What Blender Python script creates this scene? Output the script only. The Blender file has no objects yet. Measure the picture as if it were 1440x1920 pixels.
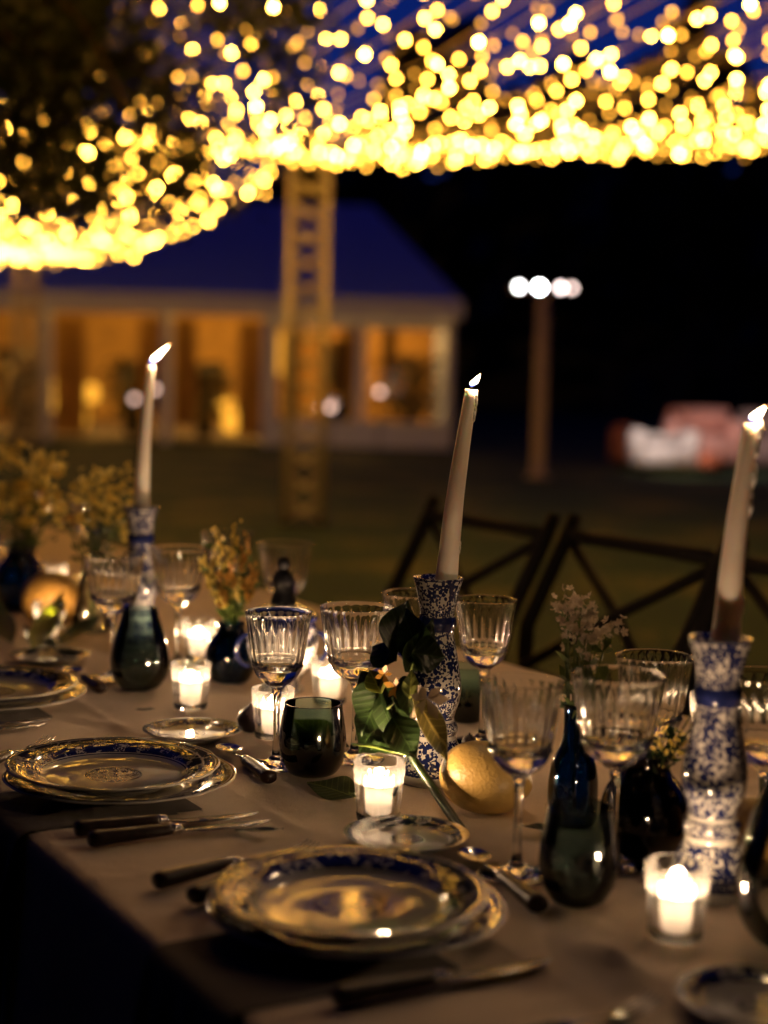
import bpy, math, random
from mathutils import Vector, Matrix, noise as mnoise
R = math.radians
rnd = random.Random(7)
scene = bpy.context.scene
COL = scene.collection

# ------------------------------------------------------------------ camera
CAM_Z, PITCH, ROLL = 1.27, 4.99, 1.3
cam_d = bpy.data.cameras.new('camera')
cam_d.sensor_fit = 'HORIZONTAL'; cam_d.sensor_width = 24.0; cam_d.lens = 50.0
cam_d.clip_start = 0.05; cam_d.clip_end = 2000
cam_d.dof.use_dof = True
cam_d.dof.focus_distance = 2.02
cam_d.dof.aperture_fstop = 1.95
cam_d.dof.aperture_blades = 0
cam = bpy.data.objects.new('camera', cam_d); COL.objects.link(cam)
CAM_M = Matrix.Translation((0, 0, CAM_Z)) @ Matrix.Rotation(R(90 - PITCH), 4, 'X') @ Matrix.Rotation(R(ROLL), 4, 'Z')
cam.matrix_world = CAM_M
scene.camera = cam

# ------------------------------------------------------------------ sky (late dusk)
w = bpy.data.worlds.new('World'); scene.world = w; w.use_nodes = True
wn = w.node_tree; wn.nodes.clear()
sky = wn.nodes.new('ShaderNodeTexSky'); sky.sky_type = 'NISHITA'; sky.sun_disc = False
sky.sun_elevation = R(-0.4); sky.sun_rotation = R(0)
sky.air_density = 1.0; sky.dust_density = 0.3; sky.ozone_density = 6.0
bg = wn.nodes.new('ShaderNodeBackground'); bg.inputs['Strength'].default_value = 0.15
wo = wn.nodes.new('ShaderNodeOutputWorld')
wt = wn.nodes.new('ShaderNodeMix'); wt.data_type = 'RGBA'; wt.blend_type = 'MULTIPLY'; wt.inputs[0].default_value = 1.0
wt.inputs[7].default_value = (.20, .40, 1.0, 1)      # the camera is balanced for candle light, so dusk reads deep blue
wn.links.new(sky.outputs[0], wt.inputs[6]); wn.links.new(wt.outputs[2], bg.inputs[0]); wn.links.new(bg.outputs[0], wo.inputs[0])

# ------------------------------------------------------------------ exposure / render
vs = scene.view_settings
vs.view_transform = 'Standard'; vs.look = 'None'; vs.exposure = 0.0; vs.gamma = 1.0; vs.use_curve_mapping = False
cy = scene.cycles
cy.use_denoising = True
try: cy.denoiser = 'OPENIMAGEDENOISE'
except Exception: pass
cy.use_adaptive_sampling = False
cy.max_bounces = 14; cy.transmission_bounces = 14; cy.transparent_max_bounces = 40
cy.glossy_bounces = 6; cy.diffuse_bounces = 3
cy.caustics_reflective = False; cy.caustics_refractive = False
cy.sample_clamp_indirect = 30.0
cy.use_light_tree = True

# ------------------------------------------------------------------ helpers
def ray(px, py):
    d = Vector(((px - 720) / 3000.0, (960 - py) / 3000.0, -1.0))
    return (CAM_M.to_3x3() @ d)
def on_plane(px, py, z):
    d = ray(px, py); k = (z - CAM_Z) / d.z
    return Vector((0, 0, CAM_Z)) + d * k
def at_depth(px, py, y):
    d = ray(px, py); k = y / d.y
    return Vector((0, 0, CAM_Z)) + d * k
TZ = 0.75
A2 = Vector((0.5, -0.8660, 0)); N2 = Vector((0.8660, 0.5, 0)); C0 = Vector((0.07, 2.05, TZ))
def T(t, wd, z=0): return C0 + A2 * t + N2 * wd + Vector((0, 0, z))
def tab(px, py, z=0.0): return on_plane(px, py, TZ + z)
ANG_A = math.atan2(A2.y, A2.x); ANG_N = math.atan2(N2.y, N2.x)

class MB:
    def __init__(s): s.v = []; s.f = []; s.m = []; s.uv = {}; s.mi = 0
    def add(s, vs, fs, uvs=None):
        o = len(s.v); s.v += [tuple(p) for p in vs]
        for k, f in enumerate(fs):
            if uvs: s.uv[len(s.f)] = uvs[k]
            s.f.append(tuple(i + o for i in f)); s.m.append(s.mi)
        return s
    def box(s, lo, hi, M=None):
        (x0, y0, z0), (x1, y1, z1) = lo, hi
        p = [Vector(q) for q in ((x0,y0,z0),(x1,y0,z0),(x1,y1,z0),(x0,y1,z0),(x0,y0,z1),(x1,y0,z1),(x1,y1,z1),(x0,y1,z1))]
        if M: p = [M @ q for q in p]
        return s.add(p, [(0,3,2,1),(4,5,6,7),(0,1,5,4),(1,2,6,5),(2,3,7,6),(3,0,4,7)])
    def bbox(s, lo, hi, b=0.02, M=None):
        # box with chamfered edges
        c = [(l + h) / 2 for l, h in zip(lo, hi)]; e = [(h - l) / 2 for l, h in zip(lo, hi)]
        b = min(b, min(e) * .9); vs = []; idx = {}
        for sx in (-1, 1):
            for sy in (-1, 1):
                for sz in (-1, 1):
                    for ax in range(3):
                        q = [sx * (e[0] - b), sy * (e[1] - b), sz * (e[2] - b)]
                        q[ax] = (sx, sy, sz)[ax] * e[ax]
                        idx[(sx, sy, sz, ax)] = len(vs)
                        p = Vector((c[0] + q[0], c[1] + q[1], c[2] + q[2])); vs.append(M @ p if M else p)
        fs = []
        for ax in range(3):
            a1, a2 = (ax + 1) % 3, (ax + 2) % 3
            for sg in (-1, 1):
                q = []
                for u, v_ in ((-1,-1),(1,-1),(1,1),(-1,1)):
                    k = [0,0,0]; k[ax] = sg; k[a1] = u; k[a2] = v_; q.append(idx[(*k, ax)])
                fs.append(tuple(q if sg > 0 else q[::-1]))
        for ax in range(3):
            a1, a2 = (ax + 1) % 3, (ax + 2) % 3
            for u in (-1, 1):
                for v_ in (-1, 1):
                    k0 = [0,0,0]; k0[ax] = -1; k0[a1] = u; k0[a2] = v_
                    k1 = list(k0); k1[ax] = 1
                    q = (idx[(*k0, a1)], idx[(*k1, a1)], idx[(*k1, a2)], idx[(*k0, a2)])
                    fs.append(q if u * v_ < 0 else q[::-1])
        for sx in (-1, 1):
            for sy in (-1, 1):
                for sz in (-1, 1):
                    q = tuple(idx[(sx, sy, sz, a)] for a in range(3)); fs.append(q if sx*sy*sz > 0 else q[::-1])
        return s.add(vs, fs)
    def tube(s, pts, rad, n=8, cap=True):
        pts = [Vector(p) for p in pts]; L = len(pts)
        if not hasattr(rad, '__len__'): rad = [rad] * L
        vs = []; fs = []; ref = None
        for i, p in enumerate(pts):
            d = (pts[min(i+1, L-1)] - pts[max(i-1, 0)]).normalized()
            if ref is None:
                ref = d.orthogonal().normalized()
            ref = (ref - d * ref.dot(d)); ref = ref.normalized() if ref.length > 1e-6 else d.orthogonal().normalized()
            b = d.cross(ref)
            for k in range(n):
                a = 2*math.pi*k/n; vs.append(p + (ref*math.cos(a) + b*math.sin(a)) * rad[i])
        for i in range(L-1):
            for k in range(n):
                k2 = (k+1) % n; fs.append((i*n+k, i*n+k2, (i+1)*n+k2, (i+1)*n+k))
        if cap: fs.append(tuple(range(n))[::-1]); fs.append(tuple((L-1)*n+k for k in range(n)))
        return s.add(vs, fs)
    def lathe(s, prof, n=48, rfun=None, M=None, cap=True, uref=None):
        # prof: (r,z) list from the bottom up; rfun(i, theta) multiplies the radius; UVs: u = arc metres at r_ref, v = arc length
        vs = []; fs = []; uvs = []; arc = [0]
        rref = uref or max(r for r, z in prof)
        for i in range(1, len(prof)):
            arc.append(arc[-1] + math.hypot(prof[i][0]-prof[i-1][0], prof[i][1]-prof[i-1][1]))
        for i, (r, z) in enumerate(prof):
            for k in range(n):
                th = 2*math.pi*k/n; rr = r * (rfun(i, th) if rfun else 1)
                p = Vector((rr*math.cos(th), rr*math.sin(th), z)); vs.append(M @ p if M else p)
        for i in range(len(prof)-1):
            for k in range(n):
                k2 = (k+1) % n; fs.append((i*n+k, i*n+k2, (i+1)*n+k2, (i+1)*n+k))
                u0 = 2*math.pi*k/n*rref; u1 = 2*math.pi*(k+1)/n*rref
                uvs.append(((u0, arc[i]), (u1, arc[i]), (u1, arc[i+1]), (u0, arc[i+1])))
        if cap:
            if prof[0][0] > 1e-5: fs.append(tuple(range(n))[::-1]); uvs.append(tuple((0, 0) for _ in range(n)))
            if prof[-1][0] > 1e-5:
                m = (len(prof)-1)*n; fs.append(tuple(m+k for k in range(n))); uvs.append(tuple((0, 0) for _ in range(n)))
        return s.add(vs, fs, uvs)
    def mesh(s, name, mats, smooth=True):
        me = bpy.data.meshes.new(name)
        me.from_pydata(s.v, [], s.f)
        for m in (mats if isinstance(mats, (list, tuple)) else [mats]): me.materials.append(m)
        me.polygons.foreach_set('material_index', s.m)
        me.polygons.foreach_set('use_smooth', [smooth]*len(s.f))
        if s.uv:
            uvl = me.uv_layers.new(name='UVMap'); li = 0; flat = [0.0]*(2*len(me.loops))
            for pi, p in enumerate(me.polygons):
                q = s.uv.get(pi)
                if q:
                    for j, lidx in enumerate(p.loop_indices): flat[2*lidx] = q[j][0]; flat[2*lidx+1] = q[j][1]
            uvl.data.foreach_set('uv', flat)
        me.update()
        return me
    def obj(s, name, mats, parent=None, smooth=True, loc=None):
        return mk(name, s.mesh(name, mats, smooth), parent, loc)

def mk(name, data, parent=None, loc=None):
    o = bpy.data.objects.new(name, data); COL.objects.link(o)
    if parent: o.parent = parent
    if loc is not None: o.location = loc
    return o
def tag(o, label=None, cat=None, group=None, kind=None):
    if label: o['label'] = label
    if cat: o['category'] = cat
    if group: o['group'] = group
    if kind: o['kind'] = kind
    return o
def thing(name, loc, label, cat, group=None, rz=0.0, scale=1.0):
    o = mk(name, None, None, loc); o.rotation_euler = (0, 0, rz); o.scale = (scale,)*3
    o.empty_display_size = .05
    return tag(o, label, cat, group)
def dup(root, loc, label, rz=0.0, scale=1.0, parent=None):
    def rec(o, par):
        c = o.copy(); COL.objects.link(c)
        if par: c.parent = par
        for ch in o.children: rec(ch, c)
        return c
    r = rec(root, parent)
    r.location = loc; r.rotation_euler = (0, 0, rz); r.scale = (scale,)*3
    if label: r['label'] = label
    return r

# ------------------------------------------------------------------ materials
def newmat(name):
    m = bpy.data.materials.new(name); m.use_nodes = True; nt = m.node_tree; nt.nodes.clear()
    out = nt.nodes.new('ShaderNodeOutputMaterial'); return m, nt, out
class G:
    "tiny node-graph helper"
    def __init__(s, nt): s.nt = nt
    def n(s, t, **kw):
        nd = s.nt.nodes.new(t)
        for k, v in kw.items(): setattr(nd, k, v)
        return nd
    def link(s, a, b): s.nt.links.new(a, b)
    def put(s, sock, v):
        if isinstance(v, bpy.types.NodeSocket): s.link(v, sock)
        else: sock.default_value = v
    def m(s, op, a, b=0.0, c=0.0, clamp=False):
        nd = s.n('ShaderNodeMath', operation=op, use_clamp=clamp)
        for i, v in enumerate((a, b, c)): s.put(nd.inputs[i], v)
        return nd.outputs[0]
    def vm(s, op, a, b=(0, 0, 0)):
        nd = s.n('ShaderNodeVectorMath', operation=op)
        for i, v in enumerate((a, b)): s.put(nd.inputs[i], v)
        return nd.outputs[0]
    def mix(s, f, a, b):
        nd = s.n('ShaderNodeMix', data_type='RGBA')
        s.put(nd.inputs[0], f); s.put(nd.inputs[6], a); s.put(nd.inputs[7], b)
        return nd.outputs[2]
    def noise(s, vec, scale, detail=3.0, rough=.5):
        nd = s.n('ShaderNodeTexNoise'); nd.inputs['Scale'].default_value = scale
        nd.inputs['Detail'].default_value = detail; nd.inputs['Roughness'].default_value = rough
        if vec is not None: s.link(vec, nd.inputs['Vector'])
        return nd.outputs['Fac']
    def ramp(s, f, stops):
        nd = s.n('ShaderNodeValToRGB'); el = nd.color_ramp.elements
        el[0].position, el[0].color = stops[0]; el[1].position, el[1].color = stops[1]
        for p, c in stops[2:]: e = el.new(p); e.color = c
        s.put(nd.inputs[0], f); return nd.outputs[0]
    def bump(s, h, strength=.3, dist=.001):
        nd = s.n('ShaderNodeBump'); nd.inputs['Strength'].default_value = strength; nd.inputs['Distance'].default_value = dist
        s.link(h, nd.inputs['Height']); return nd.outputs[0]
def rgb(r, g, b): return (r, g, b, 1.0)
def principled(name, col, rough=.5, metal=0.0, var=.15, vscale=30, bump=0.0, bscale=200, coat=0.0, sss=0.0, sssr=(.01,.006,.003), spec=.5, trans=0.0):
    m, nt, out = newmat(name); g = G(nt)
    p = g.n('ShaderNodeBsdfPrincipled')
    tc = g.n('ShaderNodeTexCoord').outputs['Object']
    nz = g.noise(tc, vscale, 4)
    dark = rgb(*[c*(1-var) for c in col]); lite = rgb(*[min(1, c*(1+var)) for c in col])
    g.link(g.ramp(nz, [(.3, dark), (.7, lite)]), p.inputs['Base Color'])
    p.inputs['Roughness'].default_value = rough; p.inputs['Metallic'].default_value = metal
    p.inputs['Coat Weight'].default_value = coat; p.inputs['Specular IOR Level'].default_value = spec
    p.inputs['Transmission Weight'].default_value = trans
    if sss:
        p.inputs['Subsurface Weight'].default_value = sss; p.inputs['Subsurface Radius'].default_value = sssr
        p.inputs['Subsurface Scale'].default_value = 1.0
    if bump: g.link(g.bump(g.noise(tc, bscale, 3), bump, .002), p.inputs['Normal'])
    g.link(p.outputs[0], out.inputs[0]); return m
def emission(name, col, strength, rnd_range=None):
    m, nt, out = newmat(name); g = G(nt)
    e = g.n('ShaderNodeEmission'); e.inputs[0].default_value = rgb(*col); e.inputs[1].default_value = strength
    if rnd_range:
        r = g.n('ShaderNodeObjectInfo').outputs['Random']
        k = g.m('POWER', r, 3.2)
        g.link(g.m('MULTIPLY', strength, g.m('MULTIPLY_ADD', k, rnd_range[1]-rnd_range[0], rnd_range[0])), e.inputs[1])
        g.link(g.mix(r, rgb(1, .40, .035), rgb(*col)), e.inputs[0])
    g.link(e.outputs[0], out.inputs[0]); return m
def thin_glass(name, tint=(1, 1, 1), rough=.02, refl=1.0, grad=None, haze=0.0):
    # thin walled glass: clear through-light with a fresnel reflection; optional ombre tint by height
    m, nt, out = newmat(name); g = G(nt)
    t = g.n('ShaderNodeBsdfTransparent'); t.inputs[0].default_value = rgb(*tint)
    if grad:
        z = g.n('ShaderNodeSeparateXYZ'); g.link(g.n('ShaderNodeTexCoord').outputs['Object'], z.inputs[0])
        f = g.m('SMOOTH_MIN', g.m('MAXIMUM', g.m('DIVIDE', g.m('SUBTRACT', z.outputs[2], grad[0]), grad[1]-grad[0]), 0), 1, .1)
        g.link(g.mix(f, rgb(*grad[2]), rgb(*tint)), t.inputs[0])
    gl = g.n('ShaderNodeBsdfGlossy'); gl.inputs['Roughness'].default_value = rough
    fr = g.n('ShaderNodeFresnel'); fr.inputs[0].default_value = 1.5
    mx = g.n('ShaderNodeMixShader'); g.link(g.m('MULTIPLY', fr.outputs[0], refl, clamp=True), mx.inputs[0])
    g.link(t.outputs[0], mx.inputs[1]); g.link(gl.outputs[0], mx.inputs[2])
    res = mx.outputs[0]
    if haze:
        d = g.n('ShaderNodeBsdfTranslucent'); d.inputs[0].default_value = rgb(.9, .9, .88)
        m2 = g.n('ShaderNodeMixShader'); m2.inputs[0].default_value = haze
        g.link(res, m2.inputs[1]); g.link(d.outputs[0], m2.inputs[2]); res = m2.outputs[0]
    g.link(res, out.inputs[0]); return m
def crystal(name):
    m, nt, out = newmat(name); g = G(nt)
    b = g.n('ShaderNodeBsdfGlass'); b.inputs['IOR'].default_value = 1.5; b.inputs['Roughness'].default_value = 0.0
    b.inputs[0].default_value = rgb(.985, .985, .98)
    g.link(b.outputs[0], out.inputs[0]); return m

def floral(g, uv, scale, R1, petals, seed):
    "mask of five-petal blossoms and paired leaves scattered over a uv sheet (uv in metres)"
    def cells(sc, off, rad, lobes, base, keep):
        add = g.vm('ADD', uv, (off, off*.7, 0))
        vo = g.n('ShaderNodeTexVoronoi', voronoi_dimensions='2D', feature='F1'); vo.inputs['Scale'].default_value = sc
        vo.inputs['Randomness'].default_value = .85
        g.link(add, vo.inputs['Vector'])
        d = g.vm('SUBTRACT', add, vo.outputs['Position'])
        sp = g.n('ShaderNodeSeparateXYZ'); g.link(d, sp.inputs[0])
        an = g.m('ARCTAN2', sp.outputs[1], sp.outputs[0]); r = vo.outputs['Distance']
        cs = g.n('ShaderNodeSeparateColor'); g.link(vo.outputs['Color'], cs.inputs[0])
        ph = g.m('MULTIPLY', cs.outputs[0], 6.283)
        lob = g.m('MULTIPLY_ADD', g.m('COSINE', g.m('MULTIPLY_ADD', an, lobes, ph)), 1-base, base)
        size = g.m('MULTIPLY', lob, g.m('MULTIPLY_ADD', cs.outputs[1], rad*.5, rad*.6))
        msk = g.m('LESS_THAN', r, size)
        msk = g.m('MULTIPLY', msk, g.m('LESS_THAN', cs.outputs[2], keep))
        eye = g.m('MULTIPLY', g.m('GREATER_THAN', r, rad*.10), 1)
        return g.m('MULTIPLY', msk, eye)
    f = cells(scale, seed, R1, petals, .68, .8)
    l1 = cells(scale*2.1, seed+3.3, R1*1.15, 2, .42, .85)
    l2 = cells(scale*3.3, seed+7.1, R1*.9, 1, .45, .6)
    nz = g.n('ShaderNodeTexNoise'); nz.inputs['Scale'].default_value = scale*.8; nz.inputs['Detail'].default_value = 1
    g.link(uv, nz.inputs['Vector'])
    br = g.m('LESS_THAN', g.m('ABSOLUTE', g.m('SUBTRACT', nz.outputs['Fac'], .5)), .012)
    return g.m('MAXIMUM', g.m('MAXIMUM', f, l1), g.m('MAXIMUM', l2, br))
def china(name, kind):
    m, nt, out = newmat(name); g = G(nt)
    tc = g.n('ShaderNodeTexCoord'); uv = tc.outputs['UV']; ob = tc.outputs['Object']
    sp = g.n('ShaderNodeSeparateXYZ'); g.link(ob, sp.inputs[0]); X, Y, Z = sp.outputs
    white = g.mix(g.noise(ob, 20), rgb(.42, .40, .37), rgb(.50, .48, .45))
    blue = g.mix(g.noise(ob, 60), rgb(.006, .008, .035), rgb(.012, .019, .095))
    def band(v, a, b): return g.m('MULTIPLY', g.m('GREATER_THAN', v, a), g.m('LESS_THAN', v, b))
    if kind == 'stick':
        big = floral(g, uv, 56, .68, 5, 1.0); small = floral(g, uv, 105, .68, 5, 4.0)
        sm = g.m('MAXIMUM', band(Z, .052, .105), g.m('MAXIMUM', band(Z, .19, .222), band(Z, .002, .02)))
        pat = g.m('ADD', g.m('MULTIPLY', big, g.m('SUBTRACT', 1, sm)), g.m('MULTIPLY', small, sm))
        whiteb = g.m('MAXIMUM', band(Z, -1, .012), g.m('MAXIMUM', band(Z, .055, .0605), band(Z, .0775, .081)))
        dark = g.m('MAXIMUM', band(Z, .194, .2125), g.m('MAXIMUM', band(Z, .0125, .0150), band(Z, .2590, .2606)))
        pat = g.m('MAXIMUM', g.m('MULTIPLY', pat, g.m('SUBTRACT', 1, whiteb)), dark)
    elif kind == 'tureen':
        pat = floral(g, uv, 45, .45, 5, 2.0)
        pat = g.m('MAXIMUM', pat, g.m('MAXIMUM', band(Z, .108, .135), band(Z, .145, .4)))
    else:
        r = g.m('SQRT', g.m('ADD', g.m('MULTIPLY', X, X), g.m('MULTIPLY', Y, Y)))
        RR = {'plate': .130, 'charger': .142, 'bread': .070}[kind]
        an = g.m('ARCTAN2', Y, X)
        cv = g.n('ShaderNodeCombineXYZ'); g.link(g.m('MULTIPLY', an, RR*.85), cv.inputs[0]); g.link(r, cv.inputs[1])
        fl = floral(g, cv.outputs[0], 62 if kind != 'bread' else 95, .5, 5, 3.0)
        fl2 = floral(g, ob, 75, .46, 6, 5.0)
        nzb = g.m('GREATER_THAN', g.noise(cv.outputs[0], 55, 2), .47)
        rim = band(r, RR*.70, RR*.955)
        rimp = g.m('MULTIPLY', rim, g.m('MAXIMUM', fl, nzb))
        lines = g.m('MAXIMUM', band(r, RR*.965, RR*.985), band(r, RR*.68, RR*.69))
        if kind == 'charger': pat = g.m('MAXIMUM', rimp, lines)
        else:
            med = band(r, -1, RR*.27)
            medp = g.m('MULTIPLY', med, g.m('MAXIMUM', fl2, band(r, RR*.245, RR*.27)))
            pat = g.m('MAXIMUM', g.m('MAXIMUM', rimp, lines), medp)
    col = g.mix(pat, white, blue)
    p = g.n('ShaderNodeBsdfPrincipled'); g.link(col, p.inputs['Base Color'])
    p.inputs['Roughness'].default_value = .07; p.inputs['Coat Weight'].default_value = .2; p.inputs['Coat IOR'].default_value = 1.5; p.inputs['Coat Roughness'].default_value = .018
    p.inputs['Specular IOR Level'].default_value = .5
    g.link(g.bump(g.noise(ob, 55, 2), .08, .0012), p.inputs['Normal'])
    g.link(p.outputs[0], out.inputs[0]); return m
def linen(name, col, var=.12, weave=1400):
    m, nt, out = newmat(name); g = G(nt)
    ob = g.n('ShaderNodeTexCoord').outputs['Object']
    p = g.n('ShaderNodeBsdfPrincipled'); p.inputs['Roughness'].default_value = .85; p.inputs['Specular IOR Level'].default_value = .2
    p.inputs['Sheen Weight'].default_value = .15
    mottle = g.noise(ob, 7, 4)
    mp = g.n('ShaderNodeMapping'); mp.inputs['Rotation'].default_value = (0, 0, ANG_A); mp.inputs['Scale'].default_value = (1, .06, 1); g.link(ob, mp.inputs[0])
    mp2 = g.n('ShaderNodeMapping'); mp2.inputs['Rotation'].default_value = (0, 0, ANG_A); mp2.inputs['Scale'].default_value = (.06, 1, 1); g.link(ob, mp2.inputs[0])
    slub = g.m('ADD', g.noise(mp.outputs[0], weave, 1), g.noise(mp2.outputs[0], weave, 1))
    f = g.m('ADD', g.m('MULTIPLY', mottle, .6), g.m('MULTIPLY', slub, .3))
    dark = rgb(*[c*(1-var) for c in col]); lite = rgb(*[c*(1+var) for c in col])
    g.link(g.ramp(f, [(.35, dark), (.75, lite)]), p.inputs['Base Color'])
    wr = g.m('ADD', g.m('MULTIPLY', slub, .15), g.noise(ob, 26, 4, .6))
    g.link(g.bump(wr, .55, .006), p.inputs['Normal'])
    g.link(p.outputs[0], out.inputs[0]); return m
def leaf_mat(name, c1, c2, tr=.35, veins=False):
    m, nt, out = newmat(name); g = G(nt)
    ob = g.n('ShaderNodeTexCoord').outputs['Object']
    col = g.ramp(g.noise(ob, 35, 3), [(.3, rgb(*c1)), (.7, rgb(*c2))])
    p = g.n('ShaderNodeBsdfPrincipled'); p.inputs['Roughness'].default_value = .35
    if veins:
        sp = g.n('ShaderNodeSeparateXYZ'); g.link(ob, sp.inputs[0])
        ay = g.m('ABSOLUTE', sp.outputs[1])
        rib = g.m('LESS_THAN', ay, .0009)
        side = g.m('SINE', g.m('MULTIPLY', g.m('SUBTRACT', sp.outputs[0], g.m('MULTIPLY', ay, .8)), 620))
        v = g.m('MAXIMUM', rib, g.m('MULTIPLY', g.m('GREATER_THAN', side, .86), .55))
        g.link(g.bump(g.m('ADD', g.m('MULTIPLY', side, .4), g.m('MULTIPLY', rib, -1)), .35, .001), p.inputs['Normal'])
        col = g.mix(g.m('MULTIPLY', v, .6), col, rgb(*[min(1, c*2.6+.01) for c in c2]))
    g.link(col, p.inputs['Base Color'])
    t = g.n('ShaderNodeBsdfTranslucent'); g.link(col, t.inputs[0])
    mx = g.n('ShaderNodeMixShader'); mx.inputs[0].default_value = tr
    g.link(p.outputs[0], mx.inputs[1]); g.link(t.outputs[0], mx.inputs[2]); g.link(mx.outputs[0], out.inputs[0]); return m
def wax_shell(name):
    m, nt, out = newmat(name); g = G(nt)
    d = g.n('ShaderNodeBsdfDiffuse'); d.inputs[0].default_value = rgb(.86, .82, .76)
    t = g.n('ShaderNodeBsdfTranslucent'); t.inputs[0].default_value = rgb(.97, .93, .87)
    mx = g.n('ShaderNodeMixShader'); g.link(g.m('MULTIPLY_ADD', g.noise(g.n('ShaderNodeTexCoord').outputs['Object'], 90), .2, .6), mx.inputs[0])
    g.link(d.outputs[0], mx.inputs[1]); g.link(t.outputs[0], mx.inputs[2]); g.link(mx.outputs[0], out.inputs[0]); return m
def flame_mat(name, k):
    # blue at the wick, white body, orange tip, by height along the flame
    m, nt, out = newmat(name); g = G(nt)
    uv = g.n('ShaderNodeSeparateXYZ'); g.link(g.n('ShaderNodeTexCoord').outputs['UV'], uv.inputs[0])
    v = uv.outputs[1]
    col = g.ramp(v, [(.0, rgb(.10, .16, 1)), (.14, rgb(.35, .4, 1)), (.3, rgb(1, .82, .58)), (.8, rgb(1, .72, .38)), (1.0, rgb(1, .35, .06))])
    st = g.ramp(v, [(.0, rgb(.03,.03,.03)), (.15, rgb(.06,.06,.06)), (.32, rgb(.8,.8,.8)), (.75, rgb(1,1,1)), (1.0, rgb(.15,.15,.15))])
    e = g.n('ShaderNodeEmission'); g.link(col, e.inputs[0]); g.link(g.m('MULTIPLY', st, k), e.inputs[1])
    g.link(e.outputs[0], out.inputs[0]); return m

M_CLOTH = linen('linen_cloth', (.76, .60, .43))
M_NAPKIN = linen('napkin_linen', (.10, .075, .055))
M_CRYSTAL = crystal('crystal')
M_VGLASS = thin_glass('votive_glass', (.97, .985, .97), .03, 1.0, haze=.014)
M_WAXSHELL = wax_shell('votive_wax')
M_WAX = principled('candle_wax', (.92, .82, .72), .42, var=.04, bump=.15, bscale=60, sss=.7, sssr=(.016, .012, .009))
M_FLAME = flame_mat('flame', 70)
M_BLACK = principled('black_glaze', (.004, .004, .006), .5, spec=.15)
M_WICK = principled('wick', (.02, .016, .014), .9)
M_STICK = china('china_candlestick', 'stick'); M_PLATE = china('china_plate', 'plate')
M_CHARGER = china('china_charger', 'charger'); M_BREAD = china('china_bread_plate', 'bread'); M_TUREEN = china('china_tureen', 'tureen')
M_TEAL = thin_glass('smoky_green_glass', (.80, .94, .92), .015, 1.6, grad=(.02, .066, (.02, .07, .06)))
M_SMOKE = thin_glass('smoky_blue_glass', (.74, .84, .85), .02, 1.4, grad=(.002, .10, (.34, .42, .43)))
M_BLUEG = thin_glass('blue_glass', (.14, .36, .62), .03, 1.5)
M_NAVYG = thin_glass('navy_glass', (.03, .05, .12), .03, 1.3)
M_CLEARV = thin_glass('clear_vase_glass', (.96, .98, .97), .02, 1.2)
M_STEEL = principled('silver_cutlery', (.55, .53, .50), .16, metal=1.0, var=.08, bump=.05, bscale=120)
M_HANDLE = principled('dark_wood_handle', (.016, .006, .004), .38, spec=.3, var=.5, vscale=120, bump=.2, bscale=140)
M_LEMON = principled('lemon_rind', (.40, .26, .075), .42, var=.22, vscale=25, bump=.5, bscale=260)
M_LEAF = leaf_mat('lemon_leaf', (.006, .015, .003), (.014, .030, .006), .22, True)
M_LEAFY = leaf_mat('yellow_green_leaf', (.13, .16, .03), (.20, .22, .05), .35, True)
M_LEAFP = leaf_mat('pale_leaf_underside', (.26, .24, .10), (.34, .30, .13), .3, True)
M_STEM = leaf_mat('green_stem', (.06, .09, .02), (.10, .14, .03), .1)
M_YEL = leaf_mat('yellow_blossom', (.74, .56, .10), (.86, .72, .22), .4)
M_WHT = leaf_mat('white_blossom', (.34, .27, .20), (.48, .40, .32), .4)
M_ORG = leaf_mat('orange_blossom', (.40, .20, .03), (.55, .30, .06), .4)
M_CHAIR = principled('dark_walnut_chair', (.006, .004, .003), .7, spec=.2, var=.4, vscale=40, bump=.2, bscale=90)
M_TRUSS = principled('truss_aluminium', (.56, .50, .40), .45, metal=.35, var=.12)
M_WIRE = principled('string_wire', (.30, .22, .12), .5)
M_BULB = emission('warm_bulb', (1.0, .47, .055), 200.0, (.02, 1.5))
M_BULB2 = emission('warm_bulb_unseen', (1.0, .46, .05), 50.0)

# ------------------------------------------------------------------ ground
def ground():
    m, nt, out = newmat('lawn'); g = G(nt)
    ob = g.n('ShaderNodeTexCoord').outputs['Object']
    col = g.ramp(g.m('ADD', g.m('MULTIPLY', g.noise(ob, .9, 5), .6), g.m('MULTIPLY', g.noise(ob, 14, 4), .4)),
                 [(.36, rgb(.004, .022, .002)), (.50, rgb(.010, .036, .004)), (.60, rgb(.11, .10, .014))])  # lightest golden patches paint pools of warm light into the grass
    p = g.n('ShaderNodeBsdfPrincipled'); p.inputs['Roughness'].default_value = .9; g.link(col, p.inputs['Base Color'])
    g.link(g.bump(g.noise(ob, 60, 4), .8, .03), p.inputs['Normal'])
    g.link(p.outputs[0], out.inputs[0])
    b = MB(); S = 400
    b.add([(-S, -S, 0), (S, -S, 0), (S, S, 0), (-S, S, 0)], [(0, 1, 2, 3)])
    tag(b.obj('lawn', m, smooth=False), kind='structure')
ground()

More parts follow.
